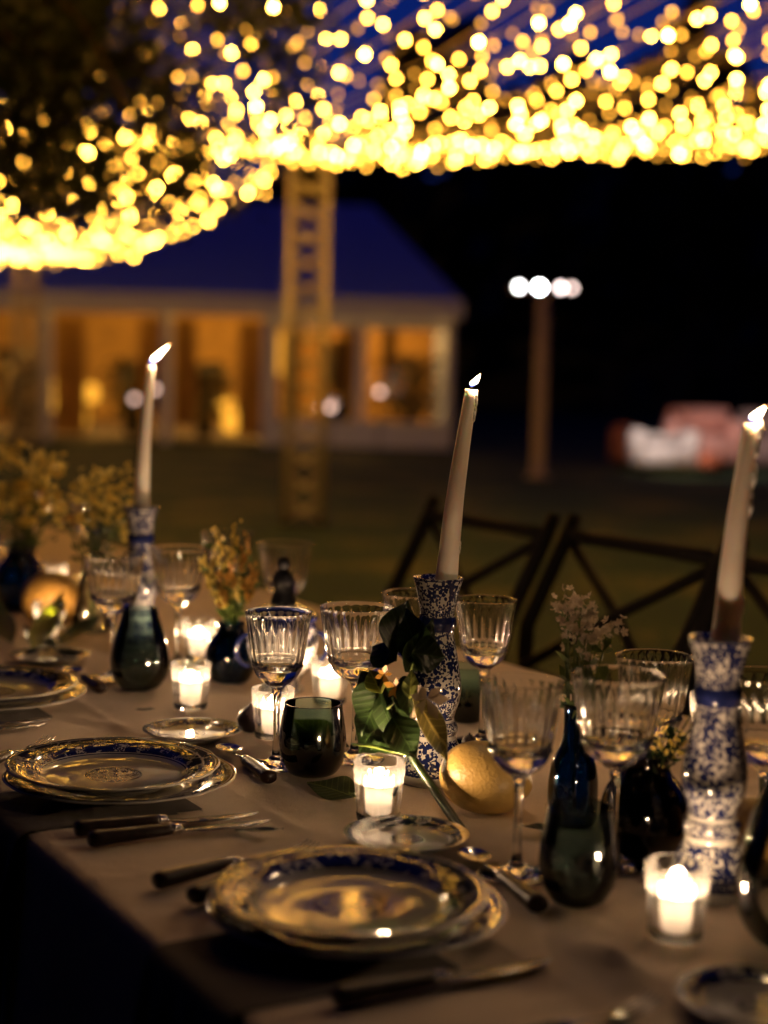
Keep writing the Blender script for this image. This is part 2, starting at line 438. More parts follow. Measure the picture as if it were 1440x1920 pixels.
# ------------------------------------------------------------------ far wood, one dark mass, with unseen trees added to block the sky
def wood():
    m = leaf_mat('dark_wood_leaves', (.010, .014, .005), (.02, .028, .01), .1)
    r = random.Random(3); b = MB()
    for i in range(9000):
        x = r.uniform(-60, 60); y = 62 + r.gauss(0, 2.5)
        top = 11.0 + 2.2*math.sin(x*.21) + 1.4*math.sin(x*.55+1) + .8*math.sin(x*1.3)
        z = top * (r.random()**.6) + r.gauss(0, .3); s = r.uniform(.5, 1.3)
        a = Vector((r.gauss(0, 1), r.gauss(0, 1), r.gauss(0, 1))).normalized(); c = a.orthogonal().normalized(); d = a.cross(c)
        p = Vector((x, y, max(z, .2)))
        b.add([p - c*s, p + d*s*.6, p + c*s, p - d*s*.6], [(0, 1, 2, 3)])
    for i in range(9000):  # unseen tree ring behind the camera, added to shut out sky light
        th = r.uniform(math.pi*.95, math.pi*2.02); rad = 10 + r.gauss(0, .9)
        x = rad*math.cos(th); y = rad*math.sin(th) + 3
        z = (12.5 + 1.8*math.sin(th*9) + math.sin(th*23))*(r.random()**.6); s = r.uniform(.5, 1.2)
        a = Vector((r.gauss(0, 1), r.gauss(0, 1), r.gauss(0, 1))).normalized(); c = a.orthogonal().normalized(); d = a.cross(c); p = Vector((x, y, max(z, .2)))
        b.add([p - c*s, p + d*s*.6, p + c*s, p - d*s*.6], [(0, 1, 2, 3)])
    for x0 in range(-60, 60, 4):
        b.box((x0, 62.8, 0), (x0 + 4.01, 63.4, 8.6 + 1.2*math.sin(x0*.21)))
    for i in range(7000):      # unseen boughs added over the camera to keep sky light off the table
        th = r.uniform(math.pi*.9, math.pi*2.1); rad = 9.5*math.sqrt(r.random())
        x = rad*math.cos(th) - 1.0; y = rad*math.sin(th) + 2.6; z = 5.2 + r.gauss(0, .8) + .25*rad; s = r.uniform(.25, .6)
        a = Vector((r.gauss(0, .7), r.gauss(0, .7), 1)).normalized(); c = a.orthogonal().normalized(); d = a.cross(c); p = Vector((x, y, z))
        b.add([p - c*s, p + d*s*.6, p + c*s, p - d*s*.6], [(0, 1, 2, 3)])
    tag(b.obj('distant_wood_and_sky_block', m, smooth=False), kind='stuff')
    o = bpy.data.objects['distant_wood_and_sky_block']; tag(o, 'dark mass of trees behind the marquee, with unseen trees added to block sky light', 'wood')
wood()

# ------------------------------------------------------------------ marquee
def marquee():
    Y0 = 27.0
    def X(px, y=Y0): return at_depth(px, 700, y).x
    M_TENT = principled('marquee_canvas', (.26, .36, .86), .7, var=.05)  # white canvas; the blue of the dusk sky is put into its colour
    M_FR = principled('marquee_frame', (.74, .76, .92), .5, var=.04)
    M_CURT = principled('amber_curtain', (.62, .36, .10), .8, var=.2, vscale=3)
    M_FLOOR = principled('marquee_floor', (.10, .07, .05), .6)
    M_PANE = thin_glass('marquee_pane', (.9, .88, .88), .05, 1.0)
    xr = X(850); xl = -10.5; ze = 2.5; ym, yb = 32.0, 37.0; zr = 4.55
    t = thing('marquee', (xr, Y0, 0), 'white marquee with roof tinted dusk sky blue and warm lit windows across the lawn', 'marquee')
    def L(p): return (p[0]-xr, p[1]-Y0, p[2])
    def part(name, b, mt, par=t, smooth=False): return b.obj(name, mt, par, smooth)
    b = MB(); xg = X(690, ym)
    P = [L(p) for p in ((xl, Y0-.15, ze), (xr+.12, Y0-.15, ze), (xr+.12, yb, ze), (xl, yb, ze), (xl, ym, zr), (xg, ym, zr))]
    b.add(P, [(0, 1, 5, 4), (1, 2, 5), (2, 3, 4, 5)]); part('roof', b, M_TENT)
    b = MB(); b.box(L((xl, Y0-.17, ze-.32)), L((xr+.14, Y0-.10, ze+.002))); part('valance', b, M_FR)
    b = MB(); b.box(L((xl, yb-.1, 0)), L((xr, yb, ze))); part('back_wall', b, M_CURT)
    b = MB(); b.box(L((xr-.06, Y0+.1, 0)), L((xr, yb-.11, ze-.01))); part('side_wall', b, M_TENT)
    b = MB(); b.box(L((xl, Y0+.02, .004)), L((xr-.07, yb-.12, .05))); part('floor', b, M_FLOOR)
    for px, wd in ((850-8, .13), (676, .15), (505, .24), (312, .17), (88, .16), (-110, .2), (-300, .2)):
        x = X(px); b = MB(); b.box(L((x-wd/2, Y0-.06, 0)), L((x+wd/2, Y0+.07, ze-.33))); part('post', b, M_FR)
    for p0, p1 in ((684, 834), (516, 668)):
        x0, x1 = X(p0), X(p1)
        b = MB(); b.box(L((x0, Y0-.02, 0)), L((x1, Y0+.03, .42))); f = part('window_panel', b, M_FR)
        b = MB(); b.box(L((x0, Y0-.021, ze-.5)), L((x1, Y0+.031, ze-.331))); part('lintel', b, M_FR, f)
        b = MB(); b.box(L((x0+.01, Y0+.0, .43)), L((x1-.01, Y0+.012, ze-.51))); part('pane', b, M_PANE, f)
        b = MB(); b.box(L((x0, Y0-.06, .40)), L((x1, Y0-.022, .45))); part('sill', b, M_FR, f)
    r = random.Random(5)
    # curtains hung inside, pleated, one per bay
    for p0, p1, top, bot in ((90, 150, 2.1, .1), (250, 305, 2.1, .5), (318, 360, 2.1, .3), (440, 498, 2.1, .1), (525, 560, 2.1, .1), (640, 664, 2.1, .9), (716, 742, 2.1, 1.0)):
        x0, x1 = X(p0), X(p1); n = 24; vs = []; fs = []
        for i in range(n+1):
            x = x0 + (x1-x0)*i/n; y = Y0 + .55 + .08*math.sin(i*1.7)
            vs += [L((x, y, bot)), L((x, y, top))]
        for i in range(n): fs.append((2*i, 2*i+2, 2*i+3, 2*i+1))
        b = MB(); b.add(vs, fs); part('curtain', b, M_CURT, smooth=True)
    # warm light inside
    ld = bpy.data.lights.new('marquee_lamp', 'POINT'); ld.energy = 175; ld.color = (1, .47, .07); ld.shadow_soft_size = .25
    for x, y, z in ((X(200, 30), 30.5, 2.1), (X(420, 30), 31, 2.1), (X(590, 30), 30.0, 2.0), (X(720, 31), 34, 1.9), (X(-20, 30), 30.5, 2.1)):
        o = mk('ceiling_lamp', ld, t, L((x, y, z)))
    M_LAN = emission('lantern_glow', (1, .42, .035), 1.5)
    def lantern(px, py, y, h, wd, label):
        p = at_depth(px, py, y)
        q = thing('floor_lantern', (p.x, y, 0), label, 'lantern', 'lit lanterns in the marquee')
        b = MB(); b.lathe([(wd*.3, 0), (wd*.3, .02), (.015, .04), (.015, p.z-h/2)], 12); b.obj('stand', M_CHAIR, q)
        b = MB(); b.lathe([(wd*.25, p.z-h/2), (wd*.48, p.z-h*.3), (wd*.5, p.z), (wd*.46, p.z+h*.3), (wd*.2, p.z+h/2)], 16); b.obj('shade', M_LAN, q)
    lantern(95, 742, 28.3, .55, .25, 'tall narrow amber lantern beside the round one in the marquee')
    lantern(170, 737, 28.6, .34, .30, 'round glowing amber lantern beside the tall one in the marquee')
    lantern(145, 783, 28.0, .40, .38, 'low wide amber lantern below the round one in the marquee')
    lantern(437, 790, 28.0, .38, .36, 'bright round amber lantern beside a dark shrub at a marquee post')
    lantern(425, 760, 28.8, .26, .28, 'dim amber lantern just above the bright one by a marquee post')
    lantern(520, 662, 28.4, .75, .28, 'long hanging amber lamp behind the truss tower at the marquee windows')
    # dark potted shrubs inside, seen as silhouettes
    M_SH = leaf_mat('dark_shrub', (.012, .014, .006), (.03, .03, .012), .1)
    M_POT = principled('dark_pot', (.03, .025, .02), .5)
    for px, y, h, wd, lab in ((250, 28.9, 1.35, .7, 'dark potted shrub in the marquee by the round lanterns'),
                              (385, 28.7, 1.3, .75, 'dark potted shrub in the marquee beside the bright lantern'),
                              (640, 28.6, 1.75, .45, 'tall narrow dark plant behind the marquee window'),
                              (765, 28.8, 1.5, .9, 'broad dark plant behind the marquee end window'),
                              (40, 28.6, 1.5, .8, 'dark potted shrub in the marquee behind a truss tower')):
        q = thing('potted_shrub', (X(px, y), y, .05), lab, 'plant', 'potted plants in the marquee')
        b = MB(); b.lathe([(.13, 0), (.18, .3), (.2, .32), (.19, .33), (.16, .3), (0, .3)], 16); b.obj('pot', M_POT, q)
        b = MB(); b.tube([(0, 0, .28), (.02, .01, h*.6)], [.025, .012], 6); b.obj('stem', M_CHAIR, q)
        b = MB()
        for i in range(420):
            v = Vector((r.gauss(0, .33)*wd, r.gauss(0, .33)*wd, .35 + (h-.35)*r.random()))
            a = Vector((r.gauss(0, 1), r.gauss(0, 1), r.gauss(0, 1))).normalized(); c = a.orthogonal().normalized()*.11; d = a.cross(c)*.4
            b.add([v-c, v+d, v+c, v-d], [(0, 1, 2, 3)])
        b.obj('foliage', M_SH, q)
marquee()

def path_lights():
    M_G = emission('path_globe', (1, .64, .48), 26.0); M_G2 = emission('path_globe_dim', (1, .62, .48), 3.0)
    for px, py, y, m, lab in ((607, 765, 25.0, M_G, 'pale globe light on a stake before the marquee window'),
                              (620, 764, 25.6, M_G2, 'fainter globe light tucked behind the pale one before the marquee'),
                              (290, 730, 26.0, M_G2, 'pale globe light behind the burning taper candle'),
                              (252, 748, 26.2, M_G2, 'faint globe light on a stake beside the shrub'),
                              (712, 735, 26.4, M_G2, 'faint globe light on a stake at the marquee end window')):
        p = at_depth(px, py, y)
        q = thing('path_light', (p.x, y, 0), lab, 'path light', 'globe lights before the marquee')
        b = MB(); b.lathe([(.012, 0), (.012, p.z-.07), (.03, p.z-.06), (.03, p.z-.045)], 8); b.obj('stake', M_WICK, q)
        b = MB(); b.lathe([(.02, -.05), (.045, -.03), (.055, 0), (.045, .03), (.02, .048), (0, .05)], 12); b.obj('globe', m, q, loc=(0, 0, p.z))
path_lights()

# ------------------------------------------------------------------ flood light mast and lounge on the lawn
def mast():
    y = 20.0; p = at_depth(1004, 888, y); top = at_depth(1030, 543, y)
    M_POLE = principled('mast_paint', (.42, .33, .29), .6)
    q = thing('flood_mast', (p.x+.03, y, 0), 'floodlight mast with four white lamps standing on the dark lawn', 'floodlight')
    h = top.z
    b = MB(); b.lathe([(.16, 0), (.16, .03), (.09, .05), (.085, .3), (.075, h+.02)], 16); b.obj('pole', M_POLE, q)
    b = MB(); b.box((-.42, -.03, h-.03), (.42, .03, h+.02)); b.obj('crossbar', M_POLE, q)
    M_L = [emission('flood_lens_%d' % i, c, s) for i, (c, s) in enumerate((((1, .98, .95), 24), ((.95, 1, 1), 60), ((1, .80, .76), 15), ((1, .72, .64), 9)))]
    for i, (dx, rr) in enumerate(((-.31, .036), (-.06, .042), (.20, .034), (.34, .034))):
        b = MB(); Mx = Matrix.Translation((dx, -.06, h+.02)) @ Matrix.Rotation(R(90), 4, 'X')
        b.lathe([(rr*.5, -.12), (rr*.9, -.04), (rr*1.12, .02), (rr*1.12, .05), (rr, .05), (rr, .03)], 20, M=Mx, cap=False); hd = b.obj('lamp_head', M_WICK, q)
        b = MB(); b.lathe([(0, .025), (rr*.9, .022), (rr, .03)][::-1], 20, M=Mx, cap=False); b.obj('lens', M_L[i], hd)
    sd = bpy.data.lights.new('flood_beam', 'SPOT'); sd.energy = 480; sd.color = (1, .86, .78); sd.spot_size = R(50); sd.spot_blend = .6; sd.shadow_soft_size = .12
    o = mk('flood_beam', sd, q, (.33, -.25, h+.02))
    tgt = Vector((4.6, 21.6, .4)); d = tgt - Vector((p.x+.36, y-.25, h+.02))
    o.rotation_euler = d.to_track_quat('-Z', 'Y').to_euler()
mast()
def lounge():
    y = 22.3
    def X(px, yy=y): return at_depth(px, 860, yy).x
    def seat(name, x0, x1, yy, h, col, label, cat, back=True, seath=.38):
        m = principled(name+'_fabric_'+cat, col, .85, var=.1)
        wd = x1-x0; q = thing(name, ((x0+x1)/2, yy, 0), label, cat)
        hw = wd/2
        b = MB(); b.bbox((-hw, -.4, .1), (hw, .4, seath), .05); b.obj('seat', m, q)
        if back:
            b = MB(); b.bbox((-hw, .28, seath+.002), (hw, .45, h), .05); b.obj('backrest', m, q)
            for s in (-1, 1):
                b = MB(); b.bbox((s*hw-.07, -.41, .11), (s*hw+.07, .277, seath+.2), .04); b.obj('arm', m, q)
        for sx in (-1, 1):
            for sy in (-1, 1):
                b = MB(); b.tube([(sx*(hw-.08), sy*.32, 0), (sx*(hw-.1), sy*.3, .1)], [.02, .03], 8); b.obj('leg', M_CHAIR, q)
    seat('lounge_sofa', X(1192, 21.6), X(1292, 21.6), 21.6, .52, (.58, .50, .47), 'low white lounge sofa on the floodlit lawn', 'sofa')
    seat('lounge_armchair', X(1156, 22.6), X(1188, 22.6), 22.6, .62, (.40, .13, .06), 'small rust armchair behind the white sofa', 'armchair')
    seat('lounge_daybed', X(1255, 22.9), X(1375, 22.9), 22.9, .86, (.74, .36, .30), 'coral pink daybed behind the white sofa', 'daybed', True, .5)
    seat('lounge_bench', X(1395, 22.9), X(1500, 22.9), 22.9, .84, (.30, .20, .19), 'dull mauve bench beside the coral daybed', 'bench', True, .5)
    seat('ottoman', X(1308, 21.3), X(1345, 21.3), 21.3, .3, (.42, .11, .05), 'low rust red ottoman beside the white sofa', 'ottoman', False, .3)
lounge()

# ------------------------------------------------------------------ truss towers and the fairy-light ceiling
DIR = Vector((-.397, .918, 0)); PER = Vector((.918, .397, 0))
P1 = Vector((-.67, 13.3, 0)); P2 = P1 + DIR*12.1
ZB = 3.0
def truss_tower(p, h, label, wd=.30, rz=0):
    q = thing('truss_tower', p, label, 'truss tower', 'truss towers holding the light ceiling', rz)
    hw = wd/2
    for sx in (-1, 1):
        for sy in (-1, 1):
            b = MB(); b.tube([(sx*hw, sy*hw, .02), (sx*hw, sy*hw, h)], .023, 8); b.obj('chord', M_TRUSS, q)
    n = 15; dz = h/n
    for s in range(4):
        for i in range(n):
            c = [(-hw, -hw), (hw, -hw), (hw, hw), (-hw, hw)]
            a0, a1 = c[s], c[(s+1) % 4]
            for fl in (0, 1):
                if fl: a0, a1 = a1, a0
                b = MB(); b.tube([(*a0, i*dz+.03), (*a1, (i+1)*dz-.01)], .010, 6); b.obj('brace', M_TRUSS, q)
    b = MB(); b.box((-hw-.05, -hw-.05, 0), (hw+.05, hw+.05, .02)); b.obj('base_plate', M_CHAIR, q, smooth=False)
    return q
truss_tower(P1, ZB+.05, 'gold lit lattice truss tower standing on the lawn before the marquee windows')
truss_tower(P2, ZB+.05, 'gold lit lattice truss tower before the marquee bay with the lanterns')
RB = Vector((3.12, 13.0, ZB+.22)); PE = Vector((P1.x, P1.y, ZB)); RDIR = (RB-PE); REND = PE + RDIR*2.2
LEND = PE - PER*6.0; L2END = Vector((P2.x, P2.y, ZB)) - PER*4.5
NEAR = -13.0
def beam(a, b_, label):
    q = thing('beam', a, label, 'beam', 'beams carrying the fairy lights')
    d = Vector(b_)-Vector(a); up = Vector((0, 0, .12)); sd = d.cross(up).normalized()*.08
    for k, o in enumerate((up, sd, -sd)):
        b = MB(); b.tube([o, o+d], .022, 6); b.obj('chord', M_TRUSS, q)
    n = max(4, int(d.length/.5))
    b = MB()
    for i in range(n):
        b.tube([(sd if i % 2 else -sd)+d*(i/n), up+d*((i+.5)/n), (-sd if i % 2 else sd)+d*((i+1)/n)], .009, 5)
    b.obj('lacing', M_TRUSS, q)
beam(LEND, PE, 'lattice beam running into the dark tree from the tower before the marquee windows')
beam(PE, REND, 'lattice beam rising from the tower over the black lawn')
beam(L2END, Vector((P2.x, P2.y, ZB)), 'lattice beam at the truss tower before the marquee lanterns')
truss_tower(Vector((REND.x, REND.y, 0)), REND.z+.05, 'lattice truss tower at the raised end of the light ceiling')

NB0 = PE - DIR*8.3 - PER*5.6; NB0.z = ZB + .30; NB1 = NB0 + PER*13.2
beam(NB0, NB1, 'lattice beam overhead at the near ends of the fairy light strings')
for p_, l_ in ((NB0, 'lattice truss tower beside the overhanging tree'), (NB1, 'lattice truss tower at the open side of the light ceiling')):
    truss_tower(Vector((p_.x, p_.y, 0)), NB0.z+.05, l_)
def bulb_mesh():
    b = MB(); b.lathe([(.004, .0115), (.0082, .0066), (.0102, 0), (.008, -.0066), (.003, -.0105)], 7); return b.mesh('bulb', M_BULB)
BULB = bulb_mesh()
def in_view(p):
    q = CAM_M.inverted() @ p
    if q.z > -1: return False
    x = 720 + 3000*q.x/-q.z; y = 960 - 3000*q.y/-q.z
    return -40 < x < 1480 and -40 < y < 1960
ns = 0; nst = 0
def strand(a, b_, sag, label, group, step, jit):
    global ns, nst
    L_ = (b_-a).length; n = int(L_/step)
    pts = []
    for i in range(n+1):
        s = i/n; p = a.lerp(b_, s); p.z -= 4*sag*s*(1-s); pts.append(p)
    vis = [p for p in pts if in_view(p)]
    if not vis: 
        pass
    q = mk('string_light', None, None, a); q.empty_display_size = .1
    tag(q, label, 'string light', group)
    b = MB(); b.tube([p-a for p in pts], .006, 4); b.obj('wire', M_WIRE, q)
    off = MB(); nof = 0; ph = ((nst*.618) % 1.0 - .5)*step; nst += 1
    for i, p in enumerate(pts[1:-1]):
        pp = p + Vector((rnd.gauss(0, jit), rnd.gauss(0, jit), rnd.gauss(0, jit*.5)-.02)) + (b_-a).normalized()*(ph + rnd.uniform(-.05, .05))
        if in_view(pp):
            o = mk('bulb', BULB, q, pp-a); ns += 1
        elif i % 2 == 0:
            r_ = .02; c = pp-a
            off.add([c+Vector(v)*r_ for v in ((1,0,0),(-1,0,0),(0,1,0),(0,-1,0),(0,0,1),(0,0,-1))],
                    [(0,2,4),(2,1,4),(1,3,4),(3,0,4),(2,0,5),(1,2,5),(3,1,5),(0,3,5)]); nof += 1
    if nof: tag(off.obj('unseen_bulbs', M_BULB2, q, smooth=False), kind='stuff')  # bulbs out of view, joined and kept for their light
def ceiling():
    n1 = P1.x*PER.x + P1.y*PER.y
    lab1 = 'warm fairy light string overhead, reaching to the beam before the marquee windows'
    k = -3.8
    while k < 7.2:  # unseen strings past the right of view are added for warm light
        # start point on the beam
        if k <= 0: a = PE + PER*k
        else:
            s = k / RDIR.dot(PER); a = PE + RDIR*s
        a = a + Vector((0, 0, rnd.uniform(-.05, .03)))
        e = NB0 + PER*((a-NB0).dot(PER)); e.z = NB0.z + rnd.uniform(-.05, .05)
        strand(a, e, .30 + rnd.uniform(-.05, .06), lab1, 'near fairy light strings', .195, .05)
        k += .16
    k = -2.6
    lab2 = 'warm fairy light string sagging between the two truss towers beyond the beam'
    while k < .02:
        a = PE + PER*k; e = Vector((P2.x, P2.y, ZB)) + PER*k
        strand(a + Vector((0, 0, rnd.uniform(-.03, .03))), e, .42 + rnd.uniform(-.10, .08), lab2, 'far fairy light strings', .23, .055)
        k += .17
ceiling()

# ------------------------------------------------------------------ tree overhanging from the left
def tree():
    r = random.Random(11)
    m_b = principled('tree_bark', (.07, .045, .028), .9, var=.4, vscale=12, bump=.6, bscale=30)
    m_l = leaf_mat('tree_leaves', (.018, .026, .008), (.04, .05, .014), .25)
    base = Vector((-3.3, 6.6, 0))
    q = thing('olive_tree', base, 'dark leafy tree whose boughs hang in front of the fairy lights', 'tree')
    b = MB(); b.tube([(0, 0, -.05), (.05, .02, .8), (.02, .1, 1.7), (.12, .05, 2.4), (.3, 0, 3.0)], [.2, .15, .13, .11, .08], 12); b.obj('trunk', m_b, q)
    limbs = [((.1, .05, 2.3), (.9, -.2, 2.75), (1.6, .1, 2.75), (2.3, .3, 2.45)), ((.25, 0, 2.8), (1.1, .1, 3.2), (1.9, -.1, 3.2), (2.9, .1, 3.05)),
             ((.1, .05, 2.2), (.8, .3, 2.7), (1.4, .5, 2.8), (1.8, .6, 2.6)), ((.3, 0, 2.9), (1.0, -.3, 3.5), (1.9, -.5, 3.7), (2.7, -.4, 3.6))]
    twigs = []
    for l in limbs:
        pts = []
        for i in range(len(l)-1):
            for s in range(5): pts.append(Vector(l[i]).lerp(Vector(l[i+1]), s/5))
        pts.append(Vector(l[-1]))
        b = MB(); b.tube(pts, [.055*(1-i/len(pts))+.008 for i in range(len(pts))], 7); b.obj('limb', m_b, q)
        for i, p in enumerate(pts[4:]):
            for _ in range(12):
                d = Vector((r.uniform(-.15, .5), r.gauss(0, .45), r.uniform(-.55, .4)))
                twigs.append((p, p+d*r.uniform(.5, 1.2)))
    tb = MB(); cb = MB()
    for a, c in twigs:
        mid = a.lerp(c, .5)+Vector((0, 0, .06)); tb.tube([a, mid, c], [.007, .005, .003], 4)
        for k in range(30):
            s = r.random()**.7; p = a.lerp(c, s) + Vector((r.gauss(0, .05), r.gauss(0, .05), r.gauss(0, .05)))
            d = Vector((r.gauss(.2, .6), r.gauss(0, .6), r.gauss(-.3, .6))).normalized(); n_ = d.cross(Vector((r.gauss(0, 1), r.gauss(0, 1), r.gauss(0, 1)))).normalized()
            L_ = r.uniform(.035, .07); wv = n_*L_*.27
            cb.add([p, p+d*L_*.45+wv, p+d*L_, p+d*L_*.45-wv], [(0, 1, 2, 3)])
    for i in range(36000):
        x = r.uniform(1.2, 3.0); z = r.uniform(1.9, 3.75); y_ = r.gauss(.1, .45)
        dens = mnoise.noise(Vector((x*2.3, y_*1.5, z*2.3)))
        # full towards the trunk and the top, thinning out to the bough tips
        edge = 1.36 - .76*(x-1.2) + .6*(z-2.45)
        if r.random() > max(0, min(1, edge + dens*1.1 - .35)): continue
        p = Vector((x, y_, z)); d = Vector((r.gauss(.2, .6), r.gauss(0, .6), r.gauss(-.3, .6))).normalized(); n_ = d.cross(Vector((r.gauss(0, 1), r.gauss(0, 1), r.gauss(0, 1)))).normalized()
        L_ = r.uniform(.035, .08); wv = n_*L_*.3
        cb.add([p, p+d*L_*.45+wv, p+d*L_, p+d*L_*.45-wv], [(0, 1, 2, 3)])
    tb.obj('twigs', m_b, q); cb.obj('crown', m_l, q, smooth=False)
    m_t = principled('dry_tendril', (.34, .17, .05), .8)
    tl = MB()
    for i in range(16):
        p = Vector((1.35+r.uniform(0, .75), -.2+r.gauss(0, .12), 2.95+r.uniform(-.1, .2))); pts = [p.copy()]
        d = Vector((r.gauss(0, .03), r.gauss(0, .03), -.06)); cu = r.uniform(-.5, .5)
        for k in range(14):
            d = Matrix.Rotation(cu*.5 + r.gauss(0, .25), 3, 'Y') @ d; d.z -= .012; d = d.normalized()*.055
            p = p+d; pts.append(p.copy())
        tl.tube(pts, .0028, 4)
    tl.obj('tendrils', m_t, q)
tree()

# ------------------------------------------------------------------ dining table and cloth
T0, T1_, HWID = -3.6, 2.3, .545
def table():
    q = thing('dining_table', T((T0+T1_)/2, 0, -TZ), 'long banquet table standing on the lawn beneath the beige cloth', 'table', rz=ANG_A)
    hl = (T1_-T0)/2
    b = MB(); b.bbox((-hl+.02, -HWID+.03, TZ-.045), (hl-.02, HWID-.03, TZ-.006), .006); b.obj('tabletop', M_CHAIR, q)
    for x in (-hl+.3, 0, hl-.3):
        for y in (-.4, .4):
            b = MB(); b.tube([(x, y, 0), (x, y, TZ-.046)], [.025, .03], 8); b.obj('leg', M_CHAIR, q)
    # cloth
    nl = 620; prof = []
    drop = .62
    for i in range(14): prof.append((-HWID-.012, -drop + (drop-.014)*i/13, 1-i/13))
    prof += [(-HWID-.009, -.006, 0), (-HWID-.003, -.001, 0)]
    nw = 190
    for i in range(nw+1): prof.append((-HWID + 2*HWID*i/nw + (0.004 if i == 0 else 0), 0, 0))
    prof += [(HWID+.003, -.001, 0), (HWID+.009, -.006, 0)]
    for i in range(14): prof.append((HWID+.012, -.014 - (drop-.014)*i/13, i/13))
    ridges = [(tab(1040, 1742), tab(1245, 1885), .010, .014), (tab(1080, 1775), tab(1200, 1830), .007, .012), (tab(1120, 1800), tab(1235, 1850), .006, .010), (tab(690, 1260), tab(560, 1235), .003, .015),
              (tab(1000, 1690), tab(1180, 1760), .003, .012), (tab(470, 1510), tab(560, 1560), .002, .010), (tab(120, 1340), tab(260, 1370), .002, .012)]
    vs = []; fs = []
    for j in range(nl+1):
        t = T0 + (T1_-T0)*j/nl
        for (wd, dz, h) in prof:
            p = T(t, wd, dz)
            if h > 0:
                sg = 1 if wd > 0 else -1
                p += N2*sg*(h*(.03 + .035*math.sin(t*9+1.3*math.sin(t*2.1)) + .02*math.sin(t*21+wd)))
            elif dz == 0:
                p.z += .0013*mnoise.noise(Vector((p.x*9, p.y*9, 0))) + .0006*mnoise.noise(Vector((p.x*25, p.y*25, 3)))
                for w0 in (-.272, .0, .272): p.z += .0022*math.exp(-((wd-w0+.004*math.sin(t*2.3))/.010)**2)
                tt = (t/.46) % 1.0; p.z += .0020*math.exp(-(((tt-.5)*.46 + .004*math.sin(wd*6))/.011)**2)
                p += N2*.005*mnoise.noise(Vector((t*2.2, 1.7, 0)))*(abs(wd)/HWID)**4
                for a_, b_, hh, sw in ridges:
                    ab = b_-a_; s = max(0, min(1, (p-a_).dot(ab)/ab.length_squared)); dd = (Vector((p.x, p.y, 0)) - Vector((*(a_+ab*s).xy, 0))).length
                    p.z += hh*math.exp(-(dd/sw)**2)*math.sin(math.pi*min(1, max(.02, s)))
            vs.append(p)
    m = len(prof)
    for j in range(nl):
        for i in range(m-1): fs.append((j*m+i, (j+1)*m+i, (j+1)*m+i+1, j*m+i+1))
    b = MB(); b.add(vs, fs); o = b.obj('tablecloth', M_CLOTH)
    tag(o, 'beige linen cloth draped over the long banquet table', 'tablecloth')
table()

# ------------------------------------------------------------------ table ware builders
def circ(n, amp, th): return 1 + amp*math.cos(n*th)
def make_goblet(kind):
    if kind == 'wine':  s, hz, rr = 1.0, .205, 1.0
    else: s, hz, rr = 1.0, .207, 1.15
    outer = [(0.0005, .0005), (.034, .0005), (.0375, .0012), (.038, .0022), (.034, .0032), (.022, .0052), (.012, .0085), (.0065, .014), (.0046, .022), (.004, .045), (.0042, .075), (.0052, .094), (.0075, .103), (.012, .1075), (.0215, .114), (.0285, .122), (.0315, .1285), (.0335, .1325), (.0345, .1345), (.0340, .1362), (.0332, .1375)]
    n = 10
    for i in range(1, n+1):
        t = i/n; outer.append((.0336 + (.0437-.0336)*t**.9, .1375 + (.2045-.1375)*t))
    inner = [(.0438, .2050), (.04355, .20545), (.0431, .2056), (.04265, .20545), (.0424, .2050)]
    for i in range(1, n+1):
        t = 1-i/n; inner.append((.0308 + (.0425-.0308)*t**.9, .139 + (.2045-.139)*t))
    inner += [(.0295, .1345), (.026, .132), (.015, .1305), (.0005, .130)]
    prof = outer + inner; no = len(outer)
    i0 = 13
    prof = [((r*(rr if i >= i0 else (1.0 if r > .01 else 1.0))), z*hz/.205) for i, (r, z) in enumerate(prof)]
    prof = [(r*1.08 if i < 6 else r, z) for i, (r, z) in enumerate(prof)]
    NF = 22
    def rf(i, th):
        if 20 <= i < no-1: return 1 - .045*abs(math.sin(NF*th/2))**.75*(1 if i < no-5 else {no-5: .8, no-4: .55, no-3: .3}.get(i, .06))
        if 13 <= i < 20: return 1 - .030*abs(math.sin(NF*th/4))
        return 1
    b = MB(); b.lathe(prof, NF*8, rf, cap=True); return b.mesh(kind+'_goblet', M_CRYSTAL)
ME_WINE = make_goblet('wine'); ME_WATER = make_goblet('water')
def goblet(kind, px, py, label, scale=1.0):
    p = tab(px, py, .001)
    o = mk('wine_goblet' if kind == 'wine' else 'water_goblet', ME_WINE if kind == 'wine' else ME_WATER, None, p)
    o.rotation_euler = (0, 0, rnd.uniform(0, 6)); o.scale = (scale,)*3
    return tag(o, label, 'goblet', 'cut crystal goblets on the table')
goblet('wine', 517, 1436, 'clear ribbed crystal goblet standing beside the green tumbler')
goblet('water', 664, 1424, 'wide ribbed crystal goblet standing just behind the green tumbler', 1.0)
goblet('water', 776, 1380, 'ribbed crystal goblet behind the lemon leaves and candlestick')
goblet('wine', 903, 1393, 'ribbed crystal goblet between the candlestick and its grape, behind the lemon')
goblet('wine', 968, 1640, 'ribbed crystal goblet standing in front of the lemon beside the dark blue tumbler')
goblet('water', 1148, 1622, 'wide ribbed crystal goblet rising behind the dark blue tumbler')
goblet('wine', 1215, 1560, 'ribbed crystal goblet between two others and the dripping candle')
goblet('water', 1425, 1622, 'wide ribbed crystal goblet behind the candlestick with the dripping candle')
goblet('water', 212, 1272, 'ribbed crystal goblet behind the smoky pear shaped tumbler, before the flowers')
goblet('water', 333, 1247, 'ribbed crystal goblet beside the candlestick with the longest flame')
goblet('water', 424, 1200, 'ribbed crystal goblet half hidden behind the yellow flowers')
goblet('water', 532, 1230, 'ribbed crystal goblet behind the dark lidded jar')
goblet('water', 165, 1085, 'ribbed crystal goblet behind the brushy yellow flowers far along the table')
goblet('water', 25, 1130, 'ribbed crystal goblet far along the table beside the navy vase')

